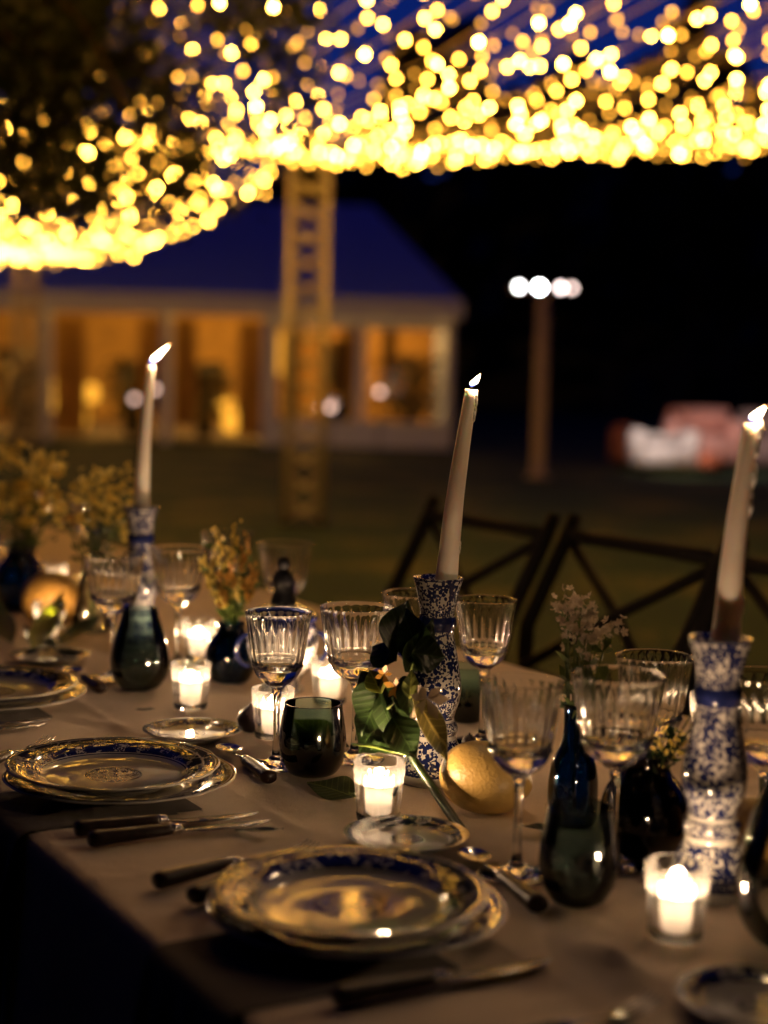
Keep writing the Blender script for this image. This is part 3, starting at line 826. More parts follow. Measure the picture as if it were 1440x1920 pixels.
def make_votive():
    H = .070
    outer = [(.0005, .0), (.0235, .0), (.0250, .0012), (.0255, .004), (.0262, .0085), (.0252, .0105)]
    for i in range(1, 9): outer.append((.0252+(.0312-.0252)*i/8, .0105+(H-.0125)*i/8))
    no = len(outer)
    inner = [(.0312, H+.0005), (.0305, H+.0008), (.0298, H+.0003)] + [(.0298-(.0298-.0246)*i/6, H-.001-(H-.0055)*i/6) for i in range(1, 7)] + [(.0005, .0045)]
    NF = 22
    def rf(i, th): return 1 - .035*abs(math.sin(NF*th/2))**.6 if 5 <= i < no-2 else 1
    b = MB(); b.lathe(outer+inner, NF*6, rf); return b.mesh('cup', M_VGLASS)
ME_CUP = make_votive()
b = MB(); b.lathe([(.0005, .0050), (.0238, .0050), (.0243, .008), (.0270, .038), (.0276, .0435), (.0266, .0455), (.0240, .0430), (.0215, .036), (.018, .0245), (.0005, .0225)], 32); ME_VWAX = b.mesh('wax', M_WAXSHELL)
def flame_mesh(h, r0, bend):
    "tear shaped flame from the wick, leaning by bend (x shift at the tip)"
    n = 12; b = MB(); vs = []; fs = []; uvs = []; seg = 12
    pr = [.25, .62, .88, 1.0, .98, .9, .78, .64, .49, .34, .18, .02]
    for i in range(n):
        t = i/(n-1); cx = bend*t**1.15; 
        for k in range(seg):
            th = 2*math.pi*k/seg; vs.append((cx + r0*pr[i]*math.cos(th), r0*pr[i]*math.sin(th), h*t))
    for i in range(n-1):
        for k in range(seg):
            k2 = (k+1) % seg; fs.append((i*seg+k, i*seg+k2, (i+1)*seg+k2, (i+1)*seg+k)); t0, t1 = i/(n-1), (i+1)/(n-1)
            uvs.append(((0, t0), (0, t0), (1, t1), (1, t1)))
    fs.append(tuple(range(seg))[::-1]); uvs.append(tuple((0, 0) for _ in range(seg)))
    b.add(vs, fs, uvs); return b
ME_VFL = flame_mesh(.024, .0042, .002).mesh('flame', M_FLAME)
bw = MB(); bw.tube([(0, 0, 0), (.0004, 0, .006), (.001, 0, .010)], .0007, 5); ME_WICK = bw.mesh('wick', M_WICK)
L_VOT = bpy.data.lights.new('votive_light', 'POINT'); L_VOT.energy = 3.9; L_VOT.color = (1, .62, .35); L_VOT.shadow_soft_size = .006
def votive(px, py, label, k=1.0, scale=1.0):
    q = thing('votive_candle', tab(px, py, .001), label, 'votive', 'lit votive candles on the table', rnd.uniform(0, 6), scale)
    mk('cup', ME_CUP, q); w_ = mk('wax', ME_VWAX, q); mk('wick', ME_WICK, w_, (0, 0, .0225)); mk('flame', ME_VFL, q, (0, 0, .030))
    mk('flame_light', L_VOT, q, (0, 0, .0475))
    return q
votive(709, 1537, 'lit votive in a ribbed glass cup in front of the lemon branch')
votive(1266, 1757, 'lit votive in a ribbed glass cup before the dripping candle')
votive(357, 1328, 'lit votive in a ribbed glass cup beside the smoky pear shaped tumbler')
votive(511, 1382, 'lit votive in a ribbed glass cup behind the goblet stem by the green tumbler')
votive(618, 1318, 'lit votive glowing behind the wide goblet and green tumbler')
votive(372, 1236, 'lit votive far along the table beside the round blue vase')
votive(92, 1198, 'lit votive with a green leaf leaning on its cup')
votive(100, 1118, 'lit votive behind the fruit far along the table')
votive(1330, 1392, 'lit votive hidden behind the candlestick with the dripping candle')

# ---- candlesticks with taper candles
STICK = [(.0005, 0), (.0415, 0), (.0432, .003), (.0432, .0085), (.0425, .0115), (.0415, .014), (.0385, .024), (.034, .036), (.0295, .046), (.0262, .0535), (.0250, .0575), (.0258, .0615), (.0272, .066), (.0272, .070), (.0255, .0745), (.0228, .0785), (.0226, .083), (.0245, .091), (.0280, .102), (.0298, .114), (.0300, .122), (.0288, .135), (.0258, .155), (.0222, .175), (.0200, .187), (.0196, .1935), (.0212, .1985), (.0226, .203), (.0222, .2085), (.0206, .2125), (.0202, .218), (.0218, .230), (.0250, .245), (.0292, .2605), (.0292, .262), (.0275, .2622), (.0190, .2520), (.0160, .2500), (.0150, .240), (.0005, .240)]
b = MB(); b.lathe([(r_*1.10, z_) for r_, z_ in STICK], 72, uref=.030); ME_STICK = b.mesh('candlestick', M_STICK)
def candlestick(px, py, label):
    p = tab(px, py, .001)
    o = mk('candlestick', ME_STICK, None, p); o.rotation_euler = (0, 0, rnd.uniform(0, 6))
    return p, tag(o, label, 'candlestick', 'blue and white candlesticks along the table')
L_TAP = bpy.data.lights.new('taper_light', 'POINT'); L_TAP.energy = 1.7; L_TAP.color = (1, .64, .34); L_TAP.shadow_soft_size = .008
def taper(base, h, lean, fl_h, fl_bend, label, drips):
    # lean: (dx, dy) shift of the top
    q = thing('taper_candle', base + Vector((0, 0, .244)), label, 'candle', 'lit taper candles')
    n = 26; pts = []; rad = []
    for i in range(n+1):
        t = i/n; z = h*t
        pts.append(Vector((lean[0]*t + .0015*math.sin(t*5+h*9), lean[1]*t, z)))
        rad.append((.0145 - .0068*t**1.05)*(1 + .012*math.sin(t*23)))
    pts.append(pts[-1] + Vector((0, 0, -.0012))); rad.append(.0045)
    b = MB(); b.tube(pts, rad, 28); body = b.obj('wax_body', M_WAX, q)
    top = pts[n]
    if drips:
        r = random.Random(drips)
        for t0, t1, k in ((.985, .985-.10*(1 if drips == 1 else 1.0), 7), (.80 if drips == 2 else .90, .62 if drips == 2 else .86, 8), (.24, .20, 3)):
            b = MB()
            for i in range(k):
                t = t0 + (t1-t0)*i/max(1, k-1); j = int(t*n); c = pts[j].lerp(pts[min(j+1, n)], t*n-j); rr = rad[j]
                sz = r.uniform(.0016, .0032)*(1.35 if drips == 2 else 1)
                Mx = Matrix.Translation(c + Vector((rr*.95, -.002 + r.gauss(0, .0015), 0))) @ Matrix.Diagonal((1, 1, 2.2, 1))
                b.lathe([(sz*.05, -sz), (sz*.7, -sz*.7), (sz, 0), (sz*.7, sz*.7), (sz*.05, sz)], 10, M=Mx)
            b.obj('wax_drip', M_WAX, q)
    w_ = MB(); w_.tube([(0, 0, -.003), (.0006, 0, .004), (.002, 0, .0085)], .0008, 5); w_.obj('wick', M_WICK, q, loc=top)
    f = flame_mesh(fl_h, .0058 if fl_h > .02 else .0048, fl_bend).obj('flame', M_FLAME, q, loc=top + Vector((.0005, 0, .0035)))
    mk('flame_light', L_TAP, q, top + Vector((fl_bend*.5, 0, .004+fl_h*.5)))
pc, _ = candlestick(812, 1462, 'blue floral china candlestick beside the lemon, with fine painted sprigs')
taper(pc + Vector((.008, 0, 0)), .256, (.026, .0), .017, .011, 'ivory taper candle in the candlestick beside the lemon', 1)
pr_, _ = candlestick(1331, 1672, 'blue floral china candlestick behind the votive cup, holding the dripping candle')
taper(pr_ + Vector((.003, 0, 0)), .232, (.018, .0), .015, .013, 'ivory taper candle with heavy wax drips down one side', 2)
pl_, _ = candlestick(262, 1214, 'blue floral china candlestick behind the smoky tumbler, farthest along the table')
taper(pl_, .278, (.014, 0), .036, .034, 'smooth ivory taper candle with a long slanting flame', 0)

# ---- plates
def plate_mesh(name, rad, h, mat, scal=0.0, nsc=12):
    p = [(.0005, .002), (rad*.55, .002), (rad*.57, 0), (rad*.60, 0), (rad*.63, .003), (rad*.74, h*.48), (rad*.985, h*.93), (rad, h), (rad*.995, h*1.06), (rad*.98, h*1.08), (rad*.76, h*.72), (rad*.70, h*.55), (rad*.655, .0075), (rad*.62, .0062), (rad*.3, .0058), (.0005, .0057)]
    def rf(i, th):
        if 6 <= i <= 9: return 1 + scal*(abs(math.cos(nsc*th/2))-.6)
        return 1
    b = MB(); b.lathe(p, 120, rf); return b.mesh(name, mat)
ME_CHARGER = plate_mesh('charger', .142, .017, M_CHARGER, .010); ME_PLATE = plate_mesh('plate', .130, .021, M_PLATE, .014); ME_BREAD = plate_mesh('bread_plate', .070, .013, M_BREAD, .006)
def setting(t, wd, where):
    c = T(t, wd, .0025)
    o = mk('charger_plate', ME_CHARGER, None, c + Vector((0, 0, .0022))); tag(o, 'wide blue rimmed under plate ' + where, 'plate', 'stacked dinner plates'); o.rotation_euler = (0, 0, rnd.uniform(0, 6))
    o = mk('dinner_plate', ME_PLATE, None, c + Vector((rnd.uniform(-.006, .006) - .004, rnd.uniform(-.004, .004), .0022+.0098))); tag(o, 'blue and white scalloped dinner plate ' + where, 'plate', 'stacked dinner plates'); o.rotation_euler = (R(.4), R(-.3), rnd.uniform(0, 6))
def bread(px, py, where):
    o = mk('bread_plate', ME_BREAD, None, tab(px, py, .0022)); tag(o, 'small blue and white bread plate ' + where, 'plate', 'bread plates'); o.rotation_euler = (0, 0, rnd.uniform(0, 6))
def tw(p): d = p - C0; return d.dot(A2), d.dot(N2)
pn = tab(668, 1736); pm = tab(226, 1482)
tn, wn_ = tw(pn); tm, wm = tw(pm)
wav = (wn_+wm)/2; dt = tn-tm
setting(tn, wn_, 'in front of the lit votive by the lemon branch')
setting(tm, wm, 'beside the pair of dark handled knives')
setting(tm-dt, wm, 'far along the table before the leafy votive')
bread(762, 1583, 'in front of the lit votive, reflecting it')
bread(361, 1383, 'beside the goblet by the green tumbler')
bread(1425, 1898, 'beside the votive before the dripping candle')
bread(95, 1240, 'far along the table before the leaves')

# ---- napkins, folded under each plate and hanging over the edge
def napkin(t, label):
    hw = .085; n = 26; vs = []; fs = []; prof = []
    for i in range(16): prof.append((-.33 + (-HWID-.016+ .33)*0 + 0, 0))
    prof = []
    w_in = -.34
    for i in range(11): w_ = w_in + (-HWID-.004-w_in)*i/10; prof.append((w_, .0026))
    prof += [(-HWID-.012, .0005), (-HWID-.0185, -.006), (-HWID-.022, -.02)]
    for i in range(1, 13): prof.append((-HWID-.022-.003*i, -.02-.02*i))
    th = .0035
    for s_ in (0, 1):
        for (w_, dz) in prof:
            for j in range(n+1):
                x = -hw + 2*hw*j/n
                hang = max(0, -dz-.01)
                off = hang*.12*math.sin(j*.8+t*5)
                p = T(t + x*(1 - .25*min(1, hang*3)), w_ - off - (0.0 if dz > 0 else .001), dz - (th if False else 0) - (0 if s_ == 0 else (.0022 if dz > 0 else 0)))
                if s_ and dz <= .001: p += N2*.002
                vs.append(p)
    m = n+1; L_ = len(prof)
    for s_ in (0, 1):
        o = s_*m*L_
        for i in range(L_-1):
            for j in range(n):
                f = (o+i*m+j, o+i*m+j+1, o+(i+1)*m+j+1, o+(i+1)*m+j); fs.append(f if s_ else f[::-1])
    b = MB(); b.add(vs, fs); o = b.obj('napkin', M_NAPKIN); tag(o, label, 'napkin', 'napkins hung over the table edge')
napkin(tn+.055, 'brown linen napkin hanging off the edge under the plate before the lemon branch')
napkin(tm+.045, 'brown linen napkin hanging off the edge under the plate beside the two knives')
napkin(tm-dt+.045, 'brown linen napkin hanging off the edge under the plate before the leafy votive')

# ---- cutlery: long axis +X from handle end (0) to tip
def handle_mesh(L_=.095):
    b = MB(); n = 20; vs = []; fs = []; seg = 20
    for i in range(n+1):
        t = i/n; x = L_*t; r = .0108*(1 - .30*t)*(1 if 0 < i < n else .82)
        for k in range(seg):
            th = 2*math.pi*k/seg; rr = r*(1 + .06*abs(math.sin(3*(th + t*3.0)))); vs.append((x, rr*math.cos(th), .0092 + rr*.8*math.sin(th)))
    for i in range(n):
        for k in range(seg):
            k2 = (k+1) % seg; fs.append((i*seg+k, i*seg+k2, (i+1)*seg+k2, (i+1)*seg+k)[::-1])
    fs.append(tuple(range(seg))); fs.append(tuple(n*seg+k for k in range(seg))[::-1])
    b.add(vs, fs); return b.mesh('handle', M_HANDLE)
ME_HAND = handle_mesh()
b = MB(); b.tube([(.094, 0, .0085), (.097, 0, .0085), (.099, 0, .0085), (.103, 0, .0085), (.106, 0, .0085)], [.0062, .0068, .0058, .0062, .0045], 16); ME_FERR = b.mesh('ferrule', M_STEEL)
def sheet(rows, th, name):
    "closed blade or tine sheet from rows of (x, y_lo, y_hi, z)"
    b = MB(); vs = []; fs = []
    for x, y0, y1, z in rows:
        ym = (y0+y1)/2
        vs += [(x, y0, z), (x, ym, z+th), (x, y1, z), (x, ym, z-th)]
    for i in range(len(rows)-1):
        for k in range(4):
            k2 = (k+1) % 4; fs.append((i*4+k, i*4+k2, (i+1)*4+k2, (i+1)*4+k))
    fs.append((0, 1, 2, 3)[::-1]); e = (len(rows)-1)*4; fs.append((e, e+1, e+2, e+3)); b.add(vs, fs); return b
ME_BLADE = sheet([(.104, -.004, .004, .0085), (.112, -.009, .008, .007), (.13, -.0125, .009, .0055), (.16, -.013, .009, .005), (.185, -.012, .009, .0047), (.205, -.006, .0088, .0044), (.216, .003, .008, .004), (.219, .006, .007, .004)], .0004, 'blade').mesh('blade', M_STEEL)
fb = sheet([(.104, -.0035, .0035, .0085), (.125, -.0022, .0022, .0075), (.148, -.003, .003, .0045), (.158, -.0085, .0085, .0035), (.168, -.011, .011, .0035)], .0012, 'neck')
ME_FNECK = fb.mesh('neck', M_STEEL)
tm_ = []
for k in range(4):
    y = -.0092 + k*.0061; tm_.append(sheet([(.167, y-.0016, y+.0016, .0036), (.185, y-.0013, y+.0013, .004), (.203, y-.001, y+.001, .0075), (.209, y-.0004, y+.0004, .0095)], .0009, 'tine').mesh('tine', M_STEEL))
ME_SPN = sheet([(.104, -.0035, .0035, .0085), (.13, -.0022, .0022, .008), (.15, -.003, .003, .006)], .0012, 'neck').mesh('neck', M_STEEL)
sb = MB(); vs = []; fs = []
for i in range(9):
    for k in range(12):
        rr = i/8; th = 2*math.pi*k/12; vs.append((.172 + .026*rr*math.cos(th), .017*rr*math.sin(th), .003 + .006*rr*rr))
for i in range(8):
    for k in range(12):
        k2 = (k+1) % 12; fs.append((i*12+k, (i+1)*12+k, (i+1)*12+k2, i*12+k2))
sb.add(vs, fs); ME_BOWL = sb.mesh('bowl', M_STEEL)
def cutlery(kind, a, ang, label, flip=False, lift=0.0):
    q = thing({'knife': 'table_knife', 'fork': 'table_fork', 'spoon': 'dessert_spoon'}[kind], a + Vector((0, 0, .0015+lift)), label, kind, 'dark handled cutlery', ang)
    mk('handle', ME_HAND, q); mk('ferrule', ME_FERR, q)
    if kind == 'knife': mk('blade', ME_BLADE, q)
    elif kind == 'fork':
        mk('neck', ME_FNECK, q)
        for t_ in tm_: mk('tine', t_, q)
    else: mk('neck', ME_SPN, q); mk('bowl', ME_BOWL, q)
def cut2(kind, p0, p1, label):
    a = tab(*p0); b_ = tab(*p1); d = b_-a
    cutlery(kind, a, math.atan2(d.y, d.x), label)
cut2('knife', (142, 1572), (490, 1534), 'dark handled knife lying nearer the scalloped plate, of the pair between two settings')
cut2('knife', (168, 1592), (470, 1553), 'dark handled knife lying away from the scalloped plate, of the pair between two settings')
cut2('fork', (293, 1672), (585, 1597), 'dark handled fork between the knives and the plate before the lemon branch')
cut2('fork', (360, 1700), (652, 1612), 'dark handled fork half under the plate before the lemon branch')
cut2('knife', (628, 1893), (1015, 1818), 'dark handled knife mirroring gold lights beside the plate before the lemon branch')
cut2('fork', (880, 2010), (1190, 1903), 'fork whose tines point at the small plate beside the votive')
cut2('knife', (-190, 1378), (140, 1353), 'knife with its blade tip before the smoky tumbler')
cut2('knife', (-200, 1392), (120, 1362), 'second knife lying beside the one before the smoky tumbler')
cut2('spoon', (506, 1474), (415, 1405), 'dessert spoon with a glossy dark handle beside the goblet foot')
cut2('spoon', (1012, 1718), (905, 1632), 'dessert spoon with a dark handle below the goblet by the blue tumbler')
cut2('spoon', (190, 1303), (120, 1257), 'dessert spoon with a dark handle beside the smoky tumbler')
cut2('fork', (-60, 1462), (40, 1418), 'fork tucked behind the scalloped plate at the table edge')

# ---- coloured tumblers and vases
def vessel_mesh(prof, th, mat, n=56, name='vessel'):
    inner = [(max(.0005, r-th), z + (th if i == 0 else 0)) for i, (r, z) in enumerate(prof)][::-1]
    inner = [(r, max(z, prof[0][1]+th*2)) for r, z in inner]
    p = [(.0005, prof[0][1])] + prof + inner + [(.0005, inner[-1][1])]
    b = MB(); b.lathe(p, n); return b.mesh(name, mat)
def smooth_prof(pts, k=5):
    out = []
    for i in range(len(pts)-1):
        p0 = pts[max(0, i-1)]; p1 = pts[i]; p2 = pts[i+1]; p3 = pts[min(len(pts)-1, i+2)]
        for s in range(k):
            t = s/k
            f = lambda a, b, c, d: .5*((2*b) + (-a+c)*t + (2*a-5*b+4*c-d)*t*t + (-a+3*b-3*c+d)*t**3)
            out.append((max(.001, f(p0[0], p1[0], p2[0], p3[0])), f(p0[1], p1[1], p2[1], p3[1])))
    out.append(pts[-1]); return out
BAR = smooth_prof([(.022, .0), (.032, .005), (.0405, .02), (.0435, .038), (.0425, .058), (.0400, .076), (.0375, .094)])
PEAR = smooth_prof([(.020, .0), (.032, .006), (.0425, .022), (.0470, .042), (.0440, .066), (.0370, .092), (.0300, .115), (.0265, .130)])
TEAR = smooth_prof([(.018, .0), (.028, .006), (.0365, .022), (.0395, .042), (.0385, .062), (.0350, .082), (.0325, .098)])
ROUND = smooth_prof([(.024, .0), (.033, .006), (.0415, .025), (.0430, .045), (.037, .066), (.026, .080), (.0225, .090), (.025, .100)])
BOTTLE = smooth_prof([(.022, .0), (.030, .004), (.0325, .02), (.0320, .06), (.0270, .085), (.0180, .105), (.0150, .125), (.0150, .150), (.0185, .158)])
CONE = smooth_prof([(.030, .0), (.034, .004), (.033, .02), (.026, .06), (.019, .095), (.015, .12), (.017, .135)])
def vessel(name, prof, mat, px, py, label, cat, scale=1.0, th=.0018):
    o = mk(name, vessel_mesh(prof, th, mat, name=name), None, tab(px, py, .001)); o.scale = (scale,)*3
    return tag(o, label, cat)
vessel('stemless_tumbler', BAR, M_TEAL, 585, 1452, 'dark green stemless glass tumbler beside the lemon branch', 'tumbler')
vessel('stemless_tumbler', TEAR, M_SMOKE, 1082, 1693, 'dark blue stemless tumbler in front of the wide goblet', 'tumbler')
vessel('stemless_tumbler', PEAR, M_SMOKE, 262, 1292, 'smoky pear shaped tumbler standing before the far candlestick', 'tumbler', 1.02)
vessel('stemless_tumbler', BAR, M_TEAL, 872, 1352, 'dim green tumbler behind the candlestick and goblet', 'tumbler', .9)
vessel('stemless_tumbler', PEAR, M_CLEARV, 1493, 1775, 'large clear rounded glass beside the foot of the candlestick with the dripping candle', 'tumbler', 1.25)
v_r = vessel('bud_vase', ROUND, M_BLUEG, 432, 1278, 'round dark blue glass vase holding yellow flowers', 'vase')
v_b = vessel('bottle_vase', BOTTLE, M_BLUEG, 1072, 1545, 'tall blue glass bottle vase between the goblets', 'vase', .90)
v_n = vessel('bud_vase', ROUND, M_NAVYG, 1205, 1600, 'nearly black navy vase beside the candlestick with the dripping candle', 'vase', 1.12)
v_l = vessel('bud_vase', ROUND, M_BLUEG, 40, 1140, 'blue glass vase under the tall yellow flowers', 'vase', 1.35)
v_c = vessel('bottle_vase', CONE, M_CLEARV, 172, 1182, 'clear conical bottle vase beside the squash', 'vase', 1.15)

# ---- lidded tureen
def tureen():
    q = thing('lidded_jar', tab(528, 1296, .001), 'dark blue lidded china jar with a knob finial', 'jar', rz=R(20))
    b = MB(); b.lathe(smooth_prof([(.032, 0), (.036, .004), (.030, .014), (.034, .026), (.050, .050), (.058, .080), (.056, .105), (.052, .116)], 4) + [(.049, .116), (.05, .10), (.0005, .03)], 56); b.obj('body', M_TUREEN, q)
    b = MB(); b.lathe([(.050, .1165)] + smooth_prof([(.0555, .118), (.0575, .123), (.052, .131), (.036, .139), (.022, .144)], 4) + [(.0005, .146)], 56); lid = b.obj('lid', M_TUREEN, q)
    b = MB(); b.lathe(smooth_prof([(.021, .1465), (.0195, .152), (.0165, .162), (.0165, .172), (.0185, .180), (.0165, .188), (.0125, .195), (.0085, .199), (.0100, .204), (.0112, .209), (.0098, .215), (.0045, .2195), (.001, .220)], 4), 28); b.obj('finial', M_BLACK, lid)
    for s in (-1, 1):
        pts = [Vector((s*(.054 + .022*math.sin(a)), 0, .070 + .026*math.cos(a))) for a in [math.pi*k/12 for k in range(13)]]
        b = MB(); b.tube(pts, .0042, 8); b.obj('handle', M_TUREEN, q)
tureen()

# ---- lemons
def lemon(p, L_, r0, ang, tilt, label, mat=M_LEMON, name='lemon'):
    b = MB(); prof = []
    for i in range(25):
        t = i/24; a = math.pi*t
        x = -math.cos(a)*L_/2*.9; r = r0*math.sin(a)**.78
        if t > .86: r = max(r, .009*(1-(t-.86)/.14)**.5 + .001); x += (t-.86)*.055
        if t < .06: r *= .96
        prof.append((max(r, .0006), x))
    Mx = Matrix.Rotation(R(90), 4, 'Y')
    def rf(i, th): return 1 + .025*math.sin(2*th+i*.2) + .012*math.sin(5*th + i*.5)
    b.lathe(prof, 40, rf, M=Mx)
    o = b.obj(name, mat, None); o.location = p + Vector((0, 0, r0*.985)); o.rotation_euler = (0, R(tilt), ang)
    return tag(o, label, 'fruit')
lemon(tab(905, 1522), .118, .042, R(-22), 4, 'large yellow lemon lying in front of a blue candlestick')
M_SQ = principled('orange_squash', (.26, .14, .03), .4, var=.2, vscale=20, bump=.4, bscale=160)
lemon(tab(98, 1176), .135, .055, R(-10), 3, 'orange yellow squash lying far along the table behind the leafy votive', M_SQ, 'squash')
lemon(tab(1410, 1640), .11, .040, R(-60), 3, 'shadowed orange fruit just behind the candlestick with the dripping candle', M_SQ, 'orange_fruit')
def small_round(px, py, r, mat, label, name='fig', cat='fruit'):
    b = MB(); b.lathe([(r*.1, -r*.9), (r*.6, -r*.75), (r*.95, -r*.2), (r, .1*r), (r*.8, r*.6), (r*.4, r*.9), (r*.14, r*1.1), (r*.1, r*1.25)], 24); o = b.obj(name, mat, None, loc=tab(px, py, r*.92)); tag(o, label, cat)
M_FIG = principled('dark_fig', (.03, .016, .02), .4, var=.4)
small_round(470, 1350, .020, M_FIG, 'dark fig beside the votive near the green tumbler')
small_round(880, 1392, .011, M_FIG, 'small dark grape at the foot of the goblet behind the lemon', 'grape')

# ---- leaves
def leaf_mesh(L_, W, curl, fold, mat, name='leaf', twist=0.0):
    b = MB(); vs = []; fs = []; n = 12; m = 6
    for i in range(n+1):
        t = i/n; wd = .92*W*math.sin(math.pi*min(1, (t*.985+.01)**.78))**1.15
        cz = -curl*t*t*L_
        for j in range(m+1):
            s = (j/m-.5)*2; y = s*wd/2
            z = cz + fold*abs(s)*wd*.5 + .04*W*math.sin(t*9+s*2)*abs(s)
            v = Vector((t*L_*(1-.15*abs(curl)*t), y, z)); v = Matrix.Rotation(twist*t, 3, 'X') @ v; vs.append(v)
    for i in range(n):
        for j in range(m): fs.append((i*(m+1)+j, (i+1)*(m+1)+j, (i+1)*(m+1)+j+1, i*(m+1)+j+1))
    vs2 = [v - Vector((0, 0, .0004)) for v in vs]; k = len(vs)
    b.add(vs, fs); b.add(vs2, [f[::-1] for f in fs]); return b.mesh(name, mat)
def orient(o, d, up):
    d = d.normalized(); y = up.cross(d).normalized(); z = d.cross(y)
    o.rotation_euler = Matrix((d, y, z)).transposed().to_euler()
def pt(px, py, y): return at_depth(px, py, y)
def branch():
    root = tab(775, 1500, .002); yb = root.y
    q = thing('lemon_branch', root, 'leafy lemon branch propped against the blue candlestick by the lemon', 'branch')
    def rel(px, py, y): return pt(px, py, y) - root
    def stem(name, pts, rad, mat):
        P = [rel(*p) for p in pts]; Q = []
        for i in range(len(P)-1):
            for s in range(6):
                t = s/6; a = P[max(i-1, 0)]; b_ = P[i]; c = P[i+1]; d = P[min(i+2, len(P)-1)]
                Q.append(.5*((2*b_) + (c-a)*t + (2*a-5*b_+4*c-d)*t*t + (3*b_-a-3*c+d)*t**3))
        Q.append(P[-1]); n = len(Q)
        b = MB(); b.tube(Q, [rad[0] + (rad[1]-rad[0])*i/(n-1) for i in range(n)], 8); b.obj(name, mat, q)
    y0 = yb
    stem('stem', [(866, 1558, y0-.13), (820, 1490, y0-.08), (770, 1415, y0-.05), (730, 1340, y0-.04), (712, 1275, y0-.03), (740, 1215, y0-.02), (765, 1160, y0)], (.0062, .002), M_LEAF)
    stem('twig', [(770, 1415, y0-.05), (700, 1400, y0-.03), (660, 1395, y0)], (.0028, .0015), M_STEM)
    stem('twig', [(725, 1330, y0-.04), (760, 1290, y0-.05), (775, 1240, y0-.06)], (.0022, .0012), M_STEM)
    def lf(p0, p1, y0_, y1_, W, curl, fold, mat, face, tw=0.0, label=None):
        a = rel(p0[0], p0[1], y0_); c = rel(p1[0], p1[1], y1_); L_ = (c-a).length
        o = mk('leaf', leaf_mesh(L_, W, curl, fold, mat, twist=tw), q, a); orient(o, c-a, Vector(face))
        if label: o['label'] = label
    CAMF = (0, -1, .25)
    lf((735, 1225), (770, 1122), y0-.02, y0+.01, .060, .12, .25, M_LEAF, (.1, -1, .1), .2, 'dark upright leaf at the branch top')
    lf((800, 1250), (742, 1135), y0-.05, y0-.02, .050, .25, .2, M_LEAF, (-.3, -1, .2), -.3)
    lf((760, 1260), (825, 1165), y0-.04, y0-.03, .046, .2, .3, M_LEAF, (.3, -1, .1), .3)
    lf((725, 1270), (672, 1385), y0-.03, y0-.02, .064, .1, .15, M_LEAF, (-.2, -1, .3), .1)
    lf((728, 1285), (742, 1400), y0-.03, y0-.05, .050, .15, .2, M_LEAF, (.2, -1, .2), .2)
    lf((755, 1275), (775, 1345), y0-.05, y0-.06, .036, .2, .3, M_LEAF, (.4, -1, 0), -.3)
    lf((776, 1300), (840, 1432), y0-.07, y0-.10, .036, -.1, .45, M_LEAFP, (.75, -.8, .3), .7, 'pale curled leaf hanging across the candlestick')
    lf((768, 1310), (772, 1255), y0-.07, y0-.07, .022, .1, .3, M_LEAFY, CAMF)
    lf((715, 1300), (690, 1250), y0-.04, y0-.02, .03, .2, .3, M_LEAFY, CAMF)
    lf((772, 1225), (838, 1232), y0-.06, y0-.06, .050, .2, .25, M_LEAF, (.1, -1, .4), .2)
    lf((742, 1240), (690, 1205), y0-.03, y0, .044, .2, .25, M_LEAF, (-.2, -1, .4), .1)
    lf((715, 1290), (650, 1310), y0-.02, y0+.01, .056, .15, .2, M_LEAF, (-.1, -1, .5), 0)
    lf((735, 1300), (790, 1300), y0-.04, y0-.05, .046, .2, .2, M_LEAF, (.1, -1, .5), 0)
    lf((735, 1345), (780, 1420), y0-.05, y0-.08, .050, .15, .2, M_LEAF, (.1, -1, .3), .1)
    lf((750, 1365), (690, 1408), y0-.03, y0-.02, .044, .15, .2, M_LEAF, (0, -1, .4), .1)
    lf((728, 1330), (660, 1420), y0-.02, y0+.02, .060, .15, .2, M_LEAF, (-.2, -1, .3), .1)
    pass
    lf((745, 1210), (775, 1150), y0-.01, y0+.02, .066, .15, .2, M_LEAF, (0, -1, .1), -.2)
    # blossoms
    def blossom(px, py, y, s, mat, n=5, name='blossom'):
        b = MB(); r = random.Random(px)
        for k in range(n):
            th = 2*math.pi*k/n + r.uniform(-.3, .3); d = Vector((math.cos(th), -.45, math.sin(th))).normalized(); sd = d.cross(Vector((0, 1, 0))).normalized()
            L_ = s*r.uniform(.8, 1.15)
            b.add([Vector((0, 0, 0)), d*L_*.55+sd*L_*.24+Vector((0, -.1*L_, 0)), d*L_, d*L_*.55-sd*L_*.24+Vector((0, -.1*L_, 0))], [(0, 1, 2, 3)])
        b.obj(name, mat, q, loc=rel(px, py, y))
    blossom(800, 1310, y0-.075, .026, M_WHT, 6); blossom(742, 1288, y0-.046, .016, M_ORG); blossom(720, 1264, y0-.035, .013, M_ORG)
branch()
def loose_leaf(px, py, px2, py2, W, mat, label, curl=-.12, fold=.3, lift=.004, tw=.15):
    a = tab(px, py, lift); c = tab(px2, py2, lift+.004)
    o = mk('fallen_leaf', leaf_mesh((c-a).length, W, curl, fold, mat, twist=tw), None, a); orient(o, c-a, Vector((0, 0, 1)))
    tag(o, label, 'leaf', 'leaves lying on the cloth')
loose_leaf(440, 1556, 535, 1566, .016, M_LEAF, 'thin dark leaf on the cloth at the tips of the two knives')
loose_leaf(255, 1330, 292, 1336, .012, M_LEAF, 'tiny dark leaf on the cloth beside the smoky tumbler')
loose_leaf(1052, 1560, 965, 1556, .030, M_LEAF, 'dark leaf under the tip of the large lemon')
def prop_leaf(p0, p1, ya, yb_, W, mat, label, up):
    a = pt(*p0, ya); c = pt(*p1, yb_)
    o = mk('fallen_leaf', leaf_mesh((c-a).length, W, .1, .2, mat), None, a); orient(o, c-a, Vector(up)); tag(o, label, 'leaf', 'leaves lying on the cloth')
